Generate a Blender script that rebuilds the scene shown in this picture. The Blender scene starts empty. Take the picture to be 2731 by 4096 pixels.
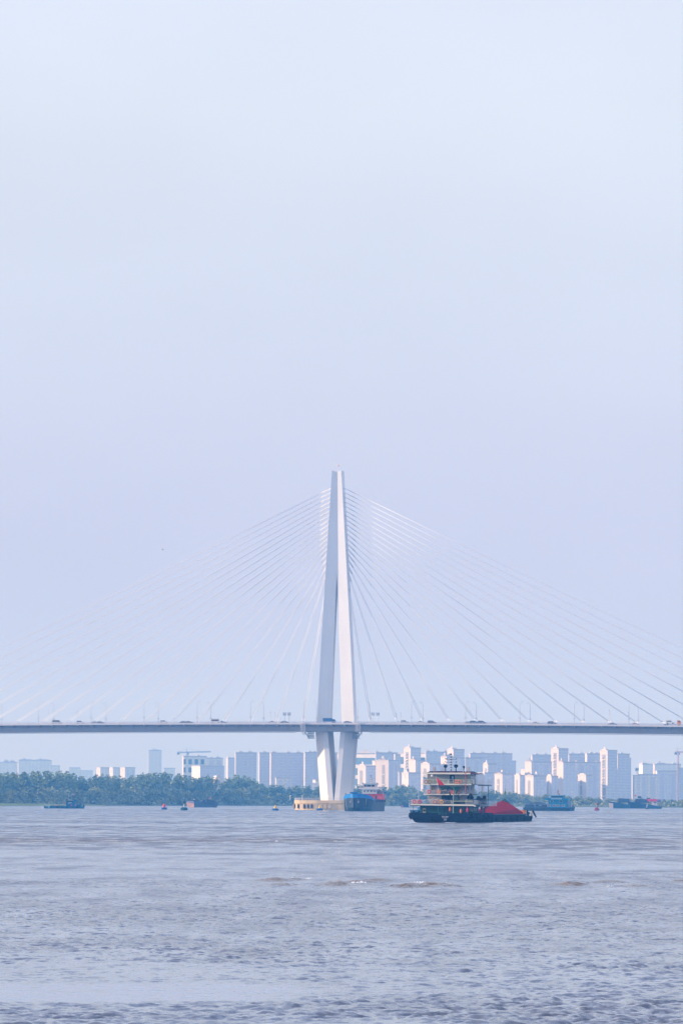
import bpy, math, random
import numpy as np
from mathutils import Matrix, Vector
R = math.radians
random.seed(7)
rng = np.random.default_rng(11)
SC = bpy.context.scene
COL = SC.collection

# ------------------------------------------------------------------ camera (200 mm on a 24x36 sensor, riverbank eye height)
F = 22620.0            # focal length in photo pixels (photo 2731 x 4096)
EYE = 6.5
cam_d = bpy.data.cameras.new('camera')
cam = bpy.data.objects.new('camera', cam_d); COL.objects.link(cam)
cam_d.sensor_fit = 'VERTICAL'; cam_d.sensor_height = 36.0; cam_d.sensor_width = 24.0
cam_d.lens = F / 4096 * 36.0
cam_d.clip_start = 1.0; cam_d.clip_end = 40000
PITCH = math.atan((3191 - 2048) / F); ROLL = R(0.25)
CM = Matrix.Rotation(R(90) + PITCH, 3, 'X') @ Matrix.Rotation(ROLL, 3, 'Z')
cam.matrix_world = Matrix.Translation((0, 0, EYE)) @ CM.to_4x4()
SC.camera = cam

# ------------------------------------------------------------------ sky, sun, exposure
SUN_EL, SUN_AZ = R(12.5), R(-89)      # azimuth measured from +Y towards +X: the sun stands to the left
w = bpy.data.worlds.new('World'); SC.world = w; w.use_nodes = True
nt = w.node_tree; nt.nodes.clear()
out = nt.nodes.new('ShaderNodeOutputWorld'); bg = nt.nodes.new('ShaderNodeBackground')
sky = nt.nodes.new('ShaderNodeTexSky'); sky.sky_type = 'NISHITA'; sky.sun_disc = False
sky.sun_elevation = SUN_EL; sky.sun_rotation = SUN_AZ; sky.dust_density = 2.0; sky.ozone_density = 2.0
tc = nt.nodes.new('ShaderNodeTexCoord'); sx = nt.nodes.new('ShaderNodeSeparateXYZ')
rp = nt.nodes.new('ShaderNodeValToRGB')
rp.color_ramp.elements[0].position = 0.0; rp.color_ramp.elements[0].color = (6.2, 6.7, 9.0, 1)
rp.color_ramp.elements[1].position = 1.0; rp.color_ramp.elements[1].color = (6.3, 7.8, 12.2, 1)
for pos, c in ((0.05, (6.3, 6.7, 9.0, 1)), (0.085, (6.9, 7.5, 9.3, 1)), (0.12, (7.7, 8.4, 9.8, 1)), (0.155, (8.0, 8.7, 10.4, 1)), (0.4, (7.4, 8.6, 12.6, 1))):
    e = rp.color_ramp.elements.new(pos); e.color = c
scl = nt.nodes.new('ShaderNodeVectorMath'); scl.operation = 'SCALE'; scl.inputs['Scale'].default_value = 0.15
mx = nt.nodes.new('ShaderNodeMix'); mx.data_type = 'RGBA'; mx.inputs['Factor'].default_value = 0.82
nt.links.new(tc.outputs['Generated'], sx.inputs[0]); nt.links.new(sx.outputs['Z'], rp.inputs['Fac'])
nt.links.new(sky.outputs['Color'], mx.inputs['A']); nt.links.new(rp.outputs['Color'], mx.inputs['B'])
cl = nt.nodes.new('ShaderNodeTexNoise'); cl.inputs['Scale'].default_value = 9.0; cl.inputs['Detail'].default_value = 4; cl.inputs['Roughness'].default_value = .5
mpw = nt.nodes.new('ShaderNodeMapping'); mpw.inputs['Scale'].default_value = (1, 1, 2.2); nt.links.new(tc.outputs['Generated'], mpw.inputs['Vector']); nt.links.new(mpw.outputs[0], cl.inputs['Vector'])
clr = nt.nodes.new('ShaderNodeMapRange'); clr.inputs['From Min'].default_value = .3; clr.inputs['From Max'].default_value = .7; clr.inputs['To Min'].default_value = .965; clr.inputs['To Max'].default_value = 1.035; nt.links.new(cl.outputs['Fac'], clr.inputs['Value'])
thin = nt.nodes.new('ShaderNodeVectorMath'); thin.operation = 'SCALE'; nt.links.new(mx.outputs['Result'], thin.inputs[0]); nt.links.new(clr.outputs[0], thin.inputs['Scale'])
nt.links.new(thin.outputs[0], bg.inputs['Color']); bg.inputs['Strength'].default_value = 0.1
nt.links.new(bg.outputs[0], out.inputs['Surface'])

sd = bpy.data.lights.new('sun', 'SUN'); sd.energy = 4.2; sd.angle = R(0.5); sd.color = (1.0, 0.84, 0.68)
sun = bpy.data.objects.new('sun', sd); COL.objects.link(sun)
S = Vector((math.sin(SUN_AZ) * math.cos(SUN_EL), math.cos(SUN_AZ) * math.cos(SUN_EL), math.sin(SUN_EL)))
sun.rotation_euler = S.to_track_quat('Z', 'Y').to_euler()

SC.view_settings.view_transform = 'Standard'; SC.view_settings.look = 'None'
SC.view_settings.exposure = 0.13; SC.view_settings.gamma = 1.0
SC.render.engine = 'CYCLES'
SC.cycles.use_denoising = True
SC.cycles.max_bounces = 6; SC.cycles.volume_bounces = 1; SC.cycles.diffuse_bounces = 2
SC.cycles.sample_clamp_indirect = 4.0

# ------------------------------------------------------------------ photo pixel <-> place
def ray(px, py):
    return CM @ Vector(((px - 1365.5) / F, -(py - 2048) / F, -1.0))
def at(px, py, Y):
    d = ray(px, py); t = Y / d.y
    return Vector((d.x * t, Y, EYE + d.z * t))
def ground(px, py, z=0.0):
    d = ray(px, py); t = (z - EYE) / d.z
    return Vector((d.x * t, d.y * t, z))
def zat(px, py, Y): return at(px, py, Y).z

# ------------------------------------------------------------------ materials
MATS = {}
def mat(name, col, rough=0.6, var=0.12, scale=0.6, metal=0.0, bump=0.0, streak=0.0, streak_col=(0.16, 0.08, 0.04), spec=0.25):
    if name in MATS: return MATS[name]
    m = bpy.data.materials.new(name); m.use_nodes = True; MATS[name] = m
    n = m.node_tree.nodes; L = m.node_tree.links; p = n['Principled BSDF']
    p.inputs['Roughness'].default_value = rough; p.inputs['Metallic'].default_value = metal; p.inputs['Specular IOR Level'].default_value = spec
    t = n.new('ShaderNodeTexCoord'); nz = n.new('ShaderNodeTexNoise'); nz.inputs['Scale'].default_value = scale; nz.inputs['Detail'].default_value = 5
    L.new(t.outputs['Object'], nz.inputs['Vector'])
    mr = n.new('ShaderNodeMapRange'); mr.inputs['To Min'].default_value = 1 - var * 1.6; mr.inputs['To Max'].default_value = 1 + var * 1.6
    L.new(nz.outputs['Fac'], mr.inputs['Value'])
    vm = n.new('ShaderNodeVectorMath'); vm.operation = 'SCALE'; vm.inputs[0].default_value = col
    L.new(mr.outputs[0], vm.inputs['Scale'])
    src = vm.outputs[0]
    if streak:
        mp = n.new('ShaderNodeMapping'); mp.inputs['Scale'].default_value = (1.2, 1.2, 0.18)
        L.new(t.outputs['Object'], mp.inputs['Vector'])
        n2 = n.new('ShaderNodeTexNoise'); n2.inputs['Scale'].default_value = scale * 2; n2.inputs['Detail'].default_value = 6
        L.new(mp.outputs[0], n2.inputs['Vector'])
        m2 = n.new('ShaderNodeMapRange'); m2.inputs['From Min'].default_value = 0.52; m2.inputs['From Max'].default_value = 0.75
        m2.inputs['To Max'].default_value = streak
        L.new(n2.outputs['Fac'], m2.inputs['Value'])
        mm = n.new('ShaderNodeMix'); mm.data_type = 'RGBA'; mm.inputs['B'].default_value = (*streak_col, 1)
        L.new(m2.outputs[0], mm.inputs['Factor']); L.new(src, mm.inputs['A']); src = mm.outputs['Result']
    L.new(src, p.inputs['Base Color'])
    if bump:
        b = n.new('ShaderNodeBump'); b.inputs['Strength'].default_value = bump; b.inputs['Distance'].default_value = 0.2
        L.new(nz.outputs['Fac'], b.inputs['Height']); L.new(b.outputs[0], p.inputs['Normal'])
    return m

def facade(name, wall, glass, pu=3.2, pv=3.0, wu=0.5, wv=0.5, rough=0.7, off=0.0):
    """wall with rows of windows, laid out in metres through the UV map of the wall"""
    if name in MATS: return MATS[name]
    m = bpy.data.materials.new(name); m.use_nodes = True; MATS[name] = m
    n = m.node_tree.nodes; L = m.node_tree.links; p = n['Principled BSDF']; p.inputs['Roughness'].default_value = rough
    uv = n.new('ShaderNodeUVMap'); s = n.new('ShaderNodeSeparateXYZ'); L.new(uv.outputs[0], s.inputs[0])
    def band(sock, period, width, shift):
        a = n.new('ShaderNodeMath'); a.operation = 'MULTIPLY_ADD'; a.inputs[1].default_value = 1 / period; a.inputs[2].default_value = shift
        L.new(sock, a.inputs[0]); f = n.new('ShaderNodeMath'); f.operation = 'FRACT'; L.new(a.outputs[0], f.inputs[0])
        g = n.new('ShaderNodeMath'); g.operation = 'LESS_THAN'; g.inputs[1].default_value = width; L.new(f.outputs[0], g.inputs[0])
        return g.outputs[0]
    a = band(s.outputs['X'], pu, wu, 0.2 + off); b = band(s.outputs['Y'], pv, wv, 0.3)
    k = n.new('ShaderNodeMath'); k.operation = 'MULTIPLY'; L.new(a, k.inputs[0]); L.new(b, k.inputs[1])
    wn = n.new('ShaderNodeTexNoise'); wn.inputs['Scale'].default_value = 0.35; L.new(uv.outputs[0], wn.inputs['Vector'])
    mr = n.new('ShaderNodeMapRange'); mr.inputs['To Min'].default_value = 0.75; mr.inputs['To Max'].default_value = 1.25; L.new(wn.outputs['Fac'], mr.inputs['Value'])
    vs = n.new('ShaderNodeVectorMath'); vs.operation = 'SCALE'; vs.inputs[0].default_value = wall; L.new(mr.outputs[0], vs.inputs['Scale'])
    mm = n.new('ShaderNodeMix'); mm.data_type = 'RGBA'; mm.inputs['B'].default_value = (*glass, 1)
    L.new(vs.outputs[0], mm.inputs['A']); L.new(k.outputs[0], mm.inputs['Factor'])
    L.new(mm.outputs['Result'], p.inputs['Base Color'])
    r = n.new('ShaderNodeMapRange'); r.inputs['To Min'].default_value = rough; r.inputs['To Max'].default_value = 0.25
    L.new(k.outputs[0], r.inputs['Value']); L.new(r.outputs[0], p.inputs['Roughness'])
    return m

# ------------------------------------------------------------------ mesh building
class MB:
    def __init__(s): s.v = []; s.f = []; s.uv = {}
    def box(s, x0, x1, y0, y1, z0, z1, uv=False):
        b = len(s.v)
        s.v += [(x0, y0, z0), (x1, y0, z0), (x1, y1, z0), (x0, y1, z0), (x0, y0, z1), (x1, y0, z1), (x1, y1, z1), (x0, y1, z1)]
        k = len(s.f)
        s.f += [(b, b+3, b+2, b+1), (b+4, b+5, b+6, b+7), (b, b+1, b+5, b+4), (b+1, b+2, b+6, b+5), (b+2, b+3, b+7, b+6), (b+3, b, b+4, b+7)]
        if uv:
            W, D = abs(x1-x0), abs(y1-y0)
            s.uv[k+2] = [(0, z0), (W, z0), (W, z1), (0, z1)]; s.uv[k+3] = [(0, z0), (D, z0), (D, z1), (0, z1)]
            s.uv[k+4] = [(0, z0), (W, z0), (W, z1), (0, z1)]; s.uv[k+5] = [(0, z0), (D, z0), (D, z1), (0, z1)]
        return s
    def tube(s, pts, r, n=6, cap=True):
        pts = [Vector(p) for p in pts]
        rs = r if isinstance(r, (list, tuple)) else [r] * len(pts)
        b0 = len(s.v)
        for i, p in enumerate(pts):
            d = (pts[min(i+1, len(pts)-1)] - pts[max(i-1, 0)]).normalized()
            a = Vector((0, 0, 1)) if abs(d.z) < 0.9 else Vector((1, 0, 0))
            u = d.cross(a).normalized(); q = d.cross(u)
            for j in range(n):
                t = 2 * math.pi * j / n
                s.v.append(tuple(p + (u * math.cos(t) + q * math.sin(t)) * rs[i]))
        for i in range(len(pts)-1):
            for j in range(n):
                a, b = b0 + i*n + j, b0 + i*n + (j+1) % n
                s.f.append((a, b, b+n, a+n))
        if cap:
            s.f.append(tuple(b0 + j for j in range(n-1, -1, -1))); e = b0 + (len(pts)-1)*n
            s.f.append(tuple(e + j for j in range(n)))
        return s
    def loft(s, rings, cap=True):
        b0 = len(s.v); n = len(rings[0])
        for r in rings: s.v += [tuple(p) for p in r]
        for i in range(len(rings)-1):
            for j in range(n):
                a, b = b0 + i*n + j, b0 + i*n + (j+1) % n
                s.f.append((a, b, b+n, a+n))
        if cap:
            s.f.append(tuple(b0 + j for j in range(n-1, -1, -1))); e = b0 + (len(rings)-1)*n
            s.f.append(tuple(e + j for j in range(n)))
        return s
    def lathe(s, prof, n=16, c=(0, 0, 0)):
        rings = [[(c[0] + r*math.cos(2*math.pi*j/n), c[1] + r*math.sin(2*math.pi*j/n), c[2] + z) for j in range(n)] for r, z in prof]
        return s.loft(rings)
    def prism(s, poly, y0, y1):     # polygon in x,z extruded along y
        return s.loft([[(x, y0, z) for x, z in poly], [(x, y1, z) for x, z in poly]])
    def prismx(s, poly, x0, x1):    # polygon in y,z extruded along x
        return s.loft([[(x0, y, z) for y, z in poly], [(x1, y, z) for y, z in poly]])
    def torus(s, c, Rr, r, n=14, m=6, axis='y'):
        b0 = len(s.v)
        for i in range(n):
            a = 2*math.pi*i/n
            for j in range(m):
                t = 2*math.pi*j/m; q = Rr + r*math.cos(t)
                s.v.append((c[0] + q*math.cos(a), c[1] + r*math.sin(t), c[2] + q*math.sin(a)) if axis == 'y' else (c[0] + r*math.sin(t), c[1] + q*math.cos(a), c[2] + q*math.sin(a)))
        for i in range(n):
            for j in range(m):
                a = b0 + i*m + j; b = b0 + i*m + (j+1) % m; c2 = b0 + ((i+1) % n)*m + (j+1) % m; d = b0 + ((i+1) % n)*m + j
                s.f.append((a, b, c2, d))
        return s
    def build(s, name, m, parent=None, smooth=False, bevel=0.0):
        me = bpy.data.meshes.new(name); me.from_pydata(s.v, [], s.f); me.update()
        if s.uv:
            ul = me.uv_layers.new(name='UVMap')
            for fi, cs in s.uv.items():
                for k, li in enumerate(me.polygons[fi].loop_indices): ul.data[li].uv = cs[k]
        import bmesh
        bm = bmesh.new(); bm.from_mesh(me); bmesh.ops.recalc_face_normals(bm, faces=bm.faces)
        if bevel: bmesh.ops.bevel(bm, geom=[e for e in bm.edges if len(e.link_faces) == 2 and e.calc_face_angle() > 0.6], offset=bevel, segments=2, affect='EDGES', clamp_overlap=True)
        bm.to_mesh(me); bm.free()
        if m: me.materials.append(m)
        if smooth:
            for p in me.polygons: p.use_smooth = True
        o = bpy.data.objects.new(name, me); COL.objects.link(o)
        if parent: o.parent = parent
        return o

def thing(name, label, cat, loc=(0, 0, 0), rz=0.0, group=None):
    o = bpy.data.objects.new(name, None); COL.objects.link(o); o.location = loc; o.rotation_euler = (0, 0, rz)
    o.empty_display_size = 1
    o['label'] = label; o['category'] = cat
    if group: o['group'] = group
    return o
def tag(o, label=None, cat=None, group=None, kind=None):
    if label: o['label'] = label
    if cat: o['category'] = cat
    if group: o['group'] = group
    if kind: o['kind'] = kind
    return o
def copy_tree(o, parent=None):
    c = o.copy(); COL.objects.link(c)
    if parent: c.parent = parent
    for ch in list(o.children): copy_tree(ch, c)
    return c

# ------------------------------------------------------------------ haze: one closed box of even air, the sky outside it
def build_haze():
    m = bpy.data.materials.new('haze_air'); m.use_nodes = True; n = m.node_tree.nodes; n.clear()
    o_ = n.new('ShaderNodeOutputMaterial'); v = n.new('ShaderNodeVolumePrincipled')
    v.inputs['Color'].default_value = (0.13, 0.47, 1.0, 1); v.inputs['Density'].default_value = HAZE_D
    v.inputs['Anisotropy'].default_value = 0.0; v.inputs['Absorption Color'].default_value = (1, 1, 1, 1)
    m.node_tree.links.new(v.outputs[0], o_.inputs['Volume'])
    h = MB().box(-2600, 2600, -400, 11000, -3.0, 196).build('haze', m)
    tag(h, kind='stuff')
HAZE_D = 1.15e-4
build_haze()

# ------------------------------------------------------------------ water: one sheet, finer where it is near
def build_water():
    rows = []; r = 40.0
    while r < 11500:
        rows.append(r)
        d = 0.27 * r * r / 36700
        if r < 150: d = 1.0
        if 405 < r < 450: d = 0.4
        r += max(d, 0.18)
        if r > 4200: r += 300
    rows = np.array(rows)
    u = np.concatenate([[-3.0, -1.2, -0.5, -0.25], np.linspace(-0.12, 0.12, 760), [0.25, 0.5, 1.2, 3.0]])
    X = rows[:, None] * u[None, :]; X = np.clip(X, -4000, 4000)
    X[:, 0] = -4200; X[:, -1] = 4200
    Y = np.repeat(rows[:, None], len(u), 1)
    dr = np.maximum(0.27 * rows * rows / 36700, 0.18)[:, None]
    Z = np.zeros_like(X)
    # patches: calm slicks and rougher water (slow noise made of long crossed waves, world space)
    P = np.zeros_like(X); wsum = 0
    for k in range(46):
        a = rng.uniform(0, math.pi); sc_ = 7 * (420 / 7) ** (k / 45.0); wgt = sc_ ** 0.25
        lx = sc_ * rng.uniform(.8, 1.8); ly = sc_ * rng.uniform(.5, 1.1)
        P += wgt * np.sin(2*math.pi*(X/lx*math.cos(a) + Y/ly*math.sin(a)) + rng.uniform(0, 6.28) + 1.3*np.sin(X/lx*2.1 + Y/ly*1.3 + k)); wsum += wgt * wgt / 2
    P = P / math.sqrt(wsum)
    RG = 0.78 + 0.36 * np.tanh(P * 0.9)
    wob = 25 * np.sin(X / 31) + 14 * np.sin(X / 11 + 2)
    band = np.exp(-((Y - 850 - wob) / 75) ** 2)                      # rougher, siltier band of current
    RG += 0.45 * band
    RG -= 0.75 * np.exp(-((Y - 1330 - .4 * wob) / 42) ** 2)           # smooth lines
    RG -= 0.5 * np.exp(-((Y - 690 - .5 * wob) / 22) ** 2)
    RG -= 0.75 * np.exp(-(((X + 9.5) / 8.5) ** 4 + ((Y - 188 - .25 * (X + 9)) / 9.0) ** 4))
    RG -= 0.35 * np.exp(-(((X - 14) / 9) ** 2 + ((Y - 245) / 9) ** 2))
    RG = np.clip(RG, 0.08, 1.6)
    A = RG
    for k in range(72):
        lam = 0.48 * (3.4 / 0.48) ** (k / 71.0)
        th = R(-66) + rng.normal(0, 0.75)
        kx, ky = 2*math.pi/lam*math.cos(th), 2*math.pi/lam*math.sin(th)
        slope = 0.062 * (1.0 if lam < 1.0 else (1.0 / lam) ** 1.35)
        amp = slope * lam / (2*math.pi)
        fade = np.exp(-(dr * abs(math.sin(th)) / lam * 1.9) ** 2)
        ph = kx * X + ky * Y + rng.uniform(0, 6.28) + 0.5 * P
        Z += amp * fade * (np.sin(ph) + 0.25 * np.sin(2 * ph + 1.5)) * (A if lam < 6 else 1.0)
    # the breaking crests in mid river
    for (px, py, wd, hh) in CRESTS:
        g = ground(px, py)
        Z += 1.5 * hh * np.exp(-((X - g.x) / wd) ** 2 - ((Y - g.y - 0.3 * (X - g.x)) / 0.8) ** 2)
    SILT = np.clip(0.32 * band + 0.12 * np.tanh(P) * (Y < 1200), 0, 1)
    for (px, py, wd, hh) in CRESTS:
        g = ground(px, py); SILT = np.maximum(SILT, 1.3 * (hh / .22) * np.exp(-((X - g.x) / wd) ** 2 - ((Y - g.y - 0.3 * (X - g.x)) / 2.5) ** 2))
    Z[:, :4] = 0; Z[:, -4:] = 0
    nv = X.size; co = np.stack([X, Y, Z], -1).reshape(-1, 3).astype(np.float32)
    nr, nc = X.shape
    i = (np.arange(nr-1)[:, None] * nc + np.arange(nc-1)[None, :]).reshape(-1)
    q = np.stack([i, i+1, i+nc+1, i+nc], -1).astype(np.int32)
    me = bpy.data.meshes.new('water'); me.vertices.add(nv); me.vertices.foreach_set('co', co.ravel())
    me.loops.add(q.size); me.loops.foreach_set('vertex_index', q.ravel())
    me.polygons.add(len(q)); me.polygons.foreach_set('loop_start', np.arange(0, q.size, 4, dtype=np.int32))
    me.polygons.foreach_set('loop_total', np.full(len(q), 4, dtype=np.int32))
    me.polygons.foreach_set('use_smooth', np.ones(len(q), dtype=bool)); me.update(); me.validate()
    at_ = me.attributes.new('roughwater', 'FLOAT', 'POINT'); at_.data.foreach_set('value', RG.astype(np.float32).ravel())
    # waves the sheet is too coarse to carry become micro-roughness of the surface
    MR = np.clip(0.055 + 0.23 * np.clip((dr - 0.4) / 5.0, 0, 1) ** 0.5, 0, .4) * np.clip(0.35 + 0.8 * RG, .3, 1.25)
    at3 = me.attributes.new('microrough', 'FLOAT', 'POINT'); at3.data.foreach_set('value', (MR * np.ones_like(X)).astype(np.float32).ravel())
    at2 = me.attributes.new('silt', 'FLOAT', 'POINT'); at2.data.foreach_set('value', SILT.astype(np.float32).ravel())
    m = bpy.data.materials.new('river_water'); m.use_nodes = True; n = m.node_tree.nodes; L = m.node_tree.links; p = n['Principled BSDF']
    p.inputs['Base Color'].default_value = (0.10, 0.105, 0.125, 1); p.inputs['Roughness'].default_value = 0.07; p.inputs['IOR'].default_value = 1.33
    t = n.new('ShaderNodeTexCoord'); mp = n.new('ShaderNodeMapping'); mp.inputs['Scale'].default_value = (1.0, 0.75, 1); mp.inputs['Rotation'].default_value = (0, 0, R(20))
    L.new(t.outputs['Object'], mp.inputs['Vector'])
    # wavelets finer than the mesh: slopes from vector noise, stronger in wind patches, weaker in slicks
    def slopes(scale, detail):
        q = n.new('ShaderNodeTexNoise'); q.inputs['Scale'].default_value = scale; q.inputs['Detail'].default_value = detail; q.inputs['Roughness'].default_value = 0.6
        L.new(mp.outputs[0], q.inputs['Vector']); c = n.new('ShaderNodeVectorMath'); c.operation = 'SUBTRACT'; c.inputs[1].default_value = (.5, .5, .5); L.new(q.outputs['Color'], c.inputs[0])
        d = n.new('ShaderNodeVectorMath'); d.operation = 'MULTIPLY'; d.inputs[1].default_value = (1, 1, 0); L.new(c.outputs[0], d.inputs[0]); return d.outputs[0]
    def patch(sc, lo, hi, rot):
        mq = n.new('ShaderNodeMapping'); mq.inputs['Scale'].default_value = sc; mq.inputs['Rotation'].default_value = (0, 0, rot); L.new(t.outputs['Object'], mq.inputs['Vector'])
        pt = n.new('ShaderNodeTexNoise'); pt.inputs['Scale'].default_value = 1.0; pt.inputs['Detail'].default_value = 6; pt.inputs['Roughness'].default_value = 0.62; L.new(mq.outputs[0], pt.inputs['Vector'])
        pr = n.new('ShaderNodeMapRange'); pr.inputs['From Min'].default_value = .38; pr.inputs['From Max'].default_value = .62; pr.inputs['To Min'].default_value = lo; pr.inputs['To Max'].default_value = hi
        L.new(pt.outputs['Fac'], pr.inputs['Value']); return pr.outputs[0]
    def mul(v, k):
        d = n.new('ShaderNodeVectorMath'); d.operation = 'SCALE'; L.new(v, d.inputs[0])
        if isinstance(k, float): d.inputs['Scale'].default_value = k
        else: L.new(k, d.inputs['Scale'])
        return d.outputs[0]
    def add(u_, v_):
        d = n.new('ShaderNodeVectorMath'); d.operation = 'ADD'; L.new(u_, d.inputs[0]); L.new(v_, d.inputs[1]); return d.outputs[0]
    ra = n.new('ShaderNodeAttribute'); ra.attribute_name = 'roughwater'; si = n.new('ShaderNodeAttribute'); si.attribute_name = 'silt'
    fine = mul(mul(slopes(3.0, 3), 1.15), ra.outputs['Fac']); broad = mul(mul(slopes(1.0, 3), 1.1), ra.outputs['Fac'])
    mra = n.new('ShaderNodeAttribute'); mra.attribute_name = 'microrough'; mk = n.new('ShaderNodeMath'); mk.operation = 'MULTIPLY'; L.new(mra.outputs['Fac'], mk.inputs[0]); L.new(patch((.22, .035, 1), .35, 1.6, R(4)), mk.inputs[1]); L.new(mk.outputs[0], p.inputs['Roughness'])
    cm = n.new('ShaderNodeMix'); cm.data_type = 'RGBA'; cm.inputs['A'].default_value = (0.12, 0.138, 0.175, 1); cm.inputs['B'].default_value = (0.22, 0.15, 0.09, 1)
    L.new(si.outputs['Fac'], cm.inputs['Factor']); L.new(cm.outputs['Result'], p.inputs['Base Color'])
    g = n.new('ShaderNodeNewGeometry'); nn = n.new('ShaderNodeVectorMath'); nn.operation = 'NORMALIZE'
    L.new(add(add(g.outputs['Normal'], fine), broad), nn.inputs[0]); L.new(nn.outputs[0], p.inputs['Normal'])
    me.materials.append(m)
    o = bpy.data.objects.new('water', me); COL.objects.link(o); tag(o, kind='structure')
CRESTS = [(1100, 3524, 1.3, 0.20), (1180, 3521, 0.9, 0.14), (1130, 3541, 1.2, 0.14), (1350, 3541, 1.4, 0.22), (1440, 3532, 1.6, 0.16), (1510, 3524, 1.3, 0.16),
          (1640, 3548, 1.6, 0.20), (1720, 3543, 1.7, 0.18), (1790, 3546, 1.2, 0.12), (2285, 3542, 1.4, 0.22), (2240, 3540, 1.0, 0.12), (2440, 3530, 1.6, 0.14), (2540, 3546, 1.8, 0.12), (2720, 3528, 1.0, .14)]
build_water()
# ------------------------------------------------------------------ the cable-stayed bridge
TD = 3000.0; TH = R(-11.0)
TX = (1351 - 1365.5) / F * TD
BR = Matrix.Translation((TX, TD, 0)) @ Matrix.Rotation(TH, 4, 'Z')
def deck_z(X): return 45.6 - 2.8e-5 * X * X
def bw(X, y, z): return BR @ Vector((X, y, z))     # bridge frame -> world

def build_bridge():
    root = thing('cable_stayed_bridge', 'white cable stayed bridge with one tall pointed pylon crossing the whole river', 'bridge', (TX, TD, 0), TH)
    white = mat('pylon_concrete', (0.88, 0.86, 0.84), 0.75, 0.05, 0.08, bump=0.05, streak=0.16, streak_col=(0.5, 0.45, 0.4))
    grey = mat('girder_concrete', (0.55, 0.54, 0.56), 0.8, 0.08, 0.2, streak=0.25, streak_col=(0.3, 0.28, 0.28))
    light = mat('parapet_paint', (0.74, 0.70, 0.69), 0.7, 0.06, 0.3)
    steel = mat('rail_paint', (0.62, 0.61, 0.66), 0.5, 0.05, 0.5)
    cabm = mat('stay_sheath', (0.9, 0.88, 0.88), 0.45, 0.03, 0.05)
    asph = mat('deck_asphalt', (0.06, 0.06, 0.065), 0.9, 0.1, 0.5)
    # pylon: single head over two legs that open towards the deck, then close again down to the pile cap
    py_ = bpy.data.objects.new('pylon', None); COL.objects.link(py_); py_.parent = root
    def head(z, x, dip=0.0):
        d = 0.24 * x
        return [(-x, -4, z + dip), (0, -4 + d, z - dip * 1.0), (x, -4, z + dip), (x, 4, z + dip), (0, 4 - d, z - dip), (-x, 4, z + dip)]
    MB().loft([head(125, 5.8), head(153, 4.1), head(179.6, 2.5, 0.35)]).build('pylon_head', white, py_)
    def upleg(s, z, xo, xi):
        d = 0.24 * (xo - xi)
        return [(s*xo, -4, z), (s*xi, -4 + d, z), (s*xi, 4 - d, z), (s*xo, 4, z)]
    def lowleg(s, z, xo, c1, c2):
        return [(s*xo, -4, z), (s*c1, -8, z), (s*c2, -8, z), (s*c2, 8, z), (s*c1, 8, z), (s*xo, 4, z)]
    for s in (-1, 1):
        MB().loft([upleg(s, 44.6, 10.15, 3.1), upleg(s, 85, 8.1, 1.65), upleg(s, 124.98, 5.8, 0.02)]).build('upper_leg', white, py_)
        MB().loft([lowleg(s, 5.0, 7.9, 2.95, 0.22), lowleg(s, 24, 9.4, 4.5, 1.97), lowleg(s, 43.6, 10.9, 6.05, 3.65)]).build('lower_leg', white, py_)
    m = MB(); m.tube([(0, 0, 179), (0, 0, 182.7)], 0.17); 
    for ax, az in ((-1.7, 181), (1.4, 181), (-.9, 181.4)): MB().tube([(ax, -2, 179.7), (ax, -2, az)], 0.05).build('lightning_rod', steel, root)
    m.build('beacon_mast', steel, root)
    b = MB().lathe([(0.05, -.4), (0.5, -.35), (0.55, .3), (0.25, .6), (0.02, .5)], 12, (0, 0, 182.7)).build('beacon', mat('beacon_glass', (0.85, 0.6, 0.5), 0.25), root, smooth=True)
    # deck
    XS = [-300 + 10 * k for k in range(61)]
    def sweep(prof, name, m, parent=root):
        rings = [[(X, y, deck_z(X) + z) for y, z in prof] for X in XS]
        return MB().loft(rings).build(name, m, parent)
    sweep([(-17.2, -.28), (17.2, -.28), (17.2, -.02), (-17.2, -.02)], 'roadway', asph)
    sweep([(-17.8, -.55), (17.8, -.55), (17.8, -.29), (-17.8, -.29)], 'deck_slab', light)
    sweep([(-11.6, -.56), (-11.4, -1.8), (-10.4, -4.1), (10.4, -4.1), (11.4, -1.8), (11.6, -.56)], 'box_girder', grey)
    for s in (-1, 1):
        sweep([(s*17.8, -.28), (s*17.8, .3), (s*17.45, .3), (s*17.25, -.01), (s*17.25, -.28)], 'parapet', light)
    sweep([(-3.4, -.02), (-3.4, .45), (3.4, .45), (3.4, -.02)], 'median', light)
    rib = None
    for k in range(-26, 27):
        X = k * 7.2
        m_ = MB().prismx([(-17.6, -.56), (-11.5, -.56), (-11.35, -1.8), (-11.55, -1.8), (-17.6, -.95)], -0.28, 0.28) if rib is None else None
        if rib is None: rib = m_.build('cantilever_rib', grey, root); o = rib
        else: o = rib.copy(); COL.objects.link(o)
        o.location = (X, 0, deck_z(X))
    # box girder stiffener line and the inspection rail below the girder
    mm_ = {-1: MB(), 1: MB()}
    for X0, X1 in zip(XS[:-1], XS[1:]):
        if abs(X0 + 5) < 18: continue
        m = mm_[1 if X0 > 0 else -1]
        m.tube([(X0, -10.6, deck_z(X0) - 4.75), (X1, -10.6, deck_z(X1) - 4.75)], 0.13, 5)
        for q in (0, 1.65, 3.3, 5, 6.65, 8.3): m.tube([(X0+q, -10.4, deck_z(X0+q) - 4.05), (X0+q, -10.6, deck_z(X0+q) - 4.8)], 0.09, 4)
    for q_ in (-1, 1): mm_[q_].build('inspection_rail', steel, root)
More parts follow.
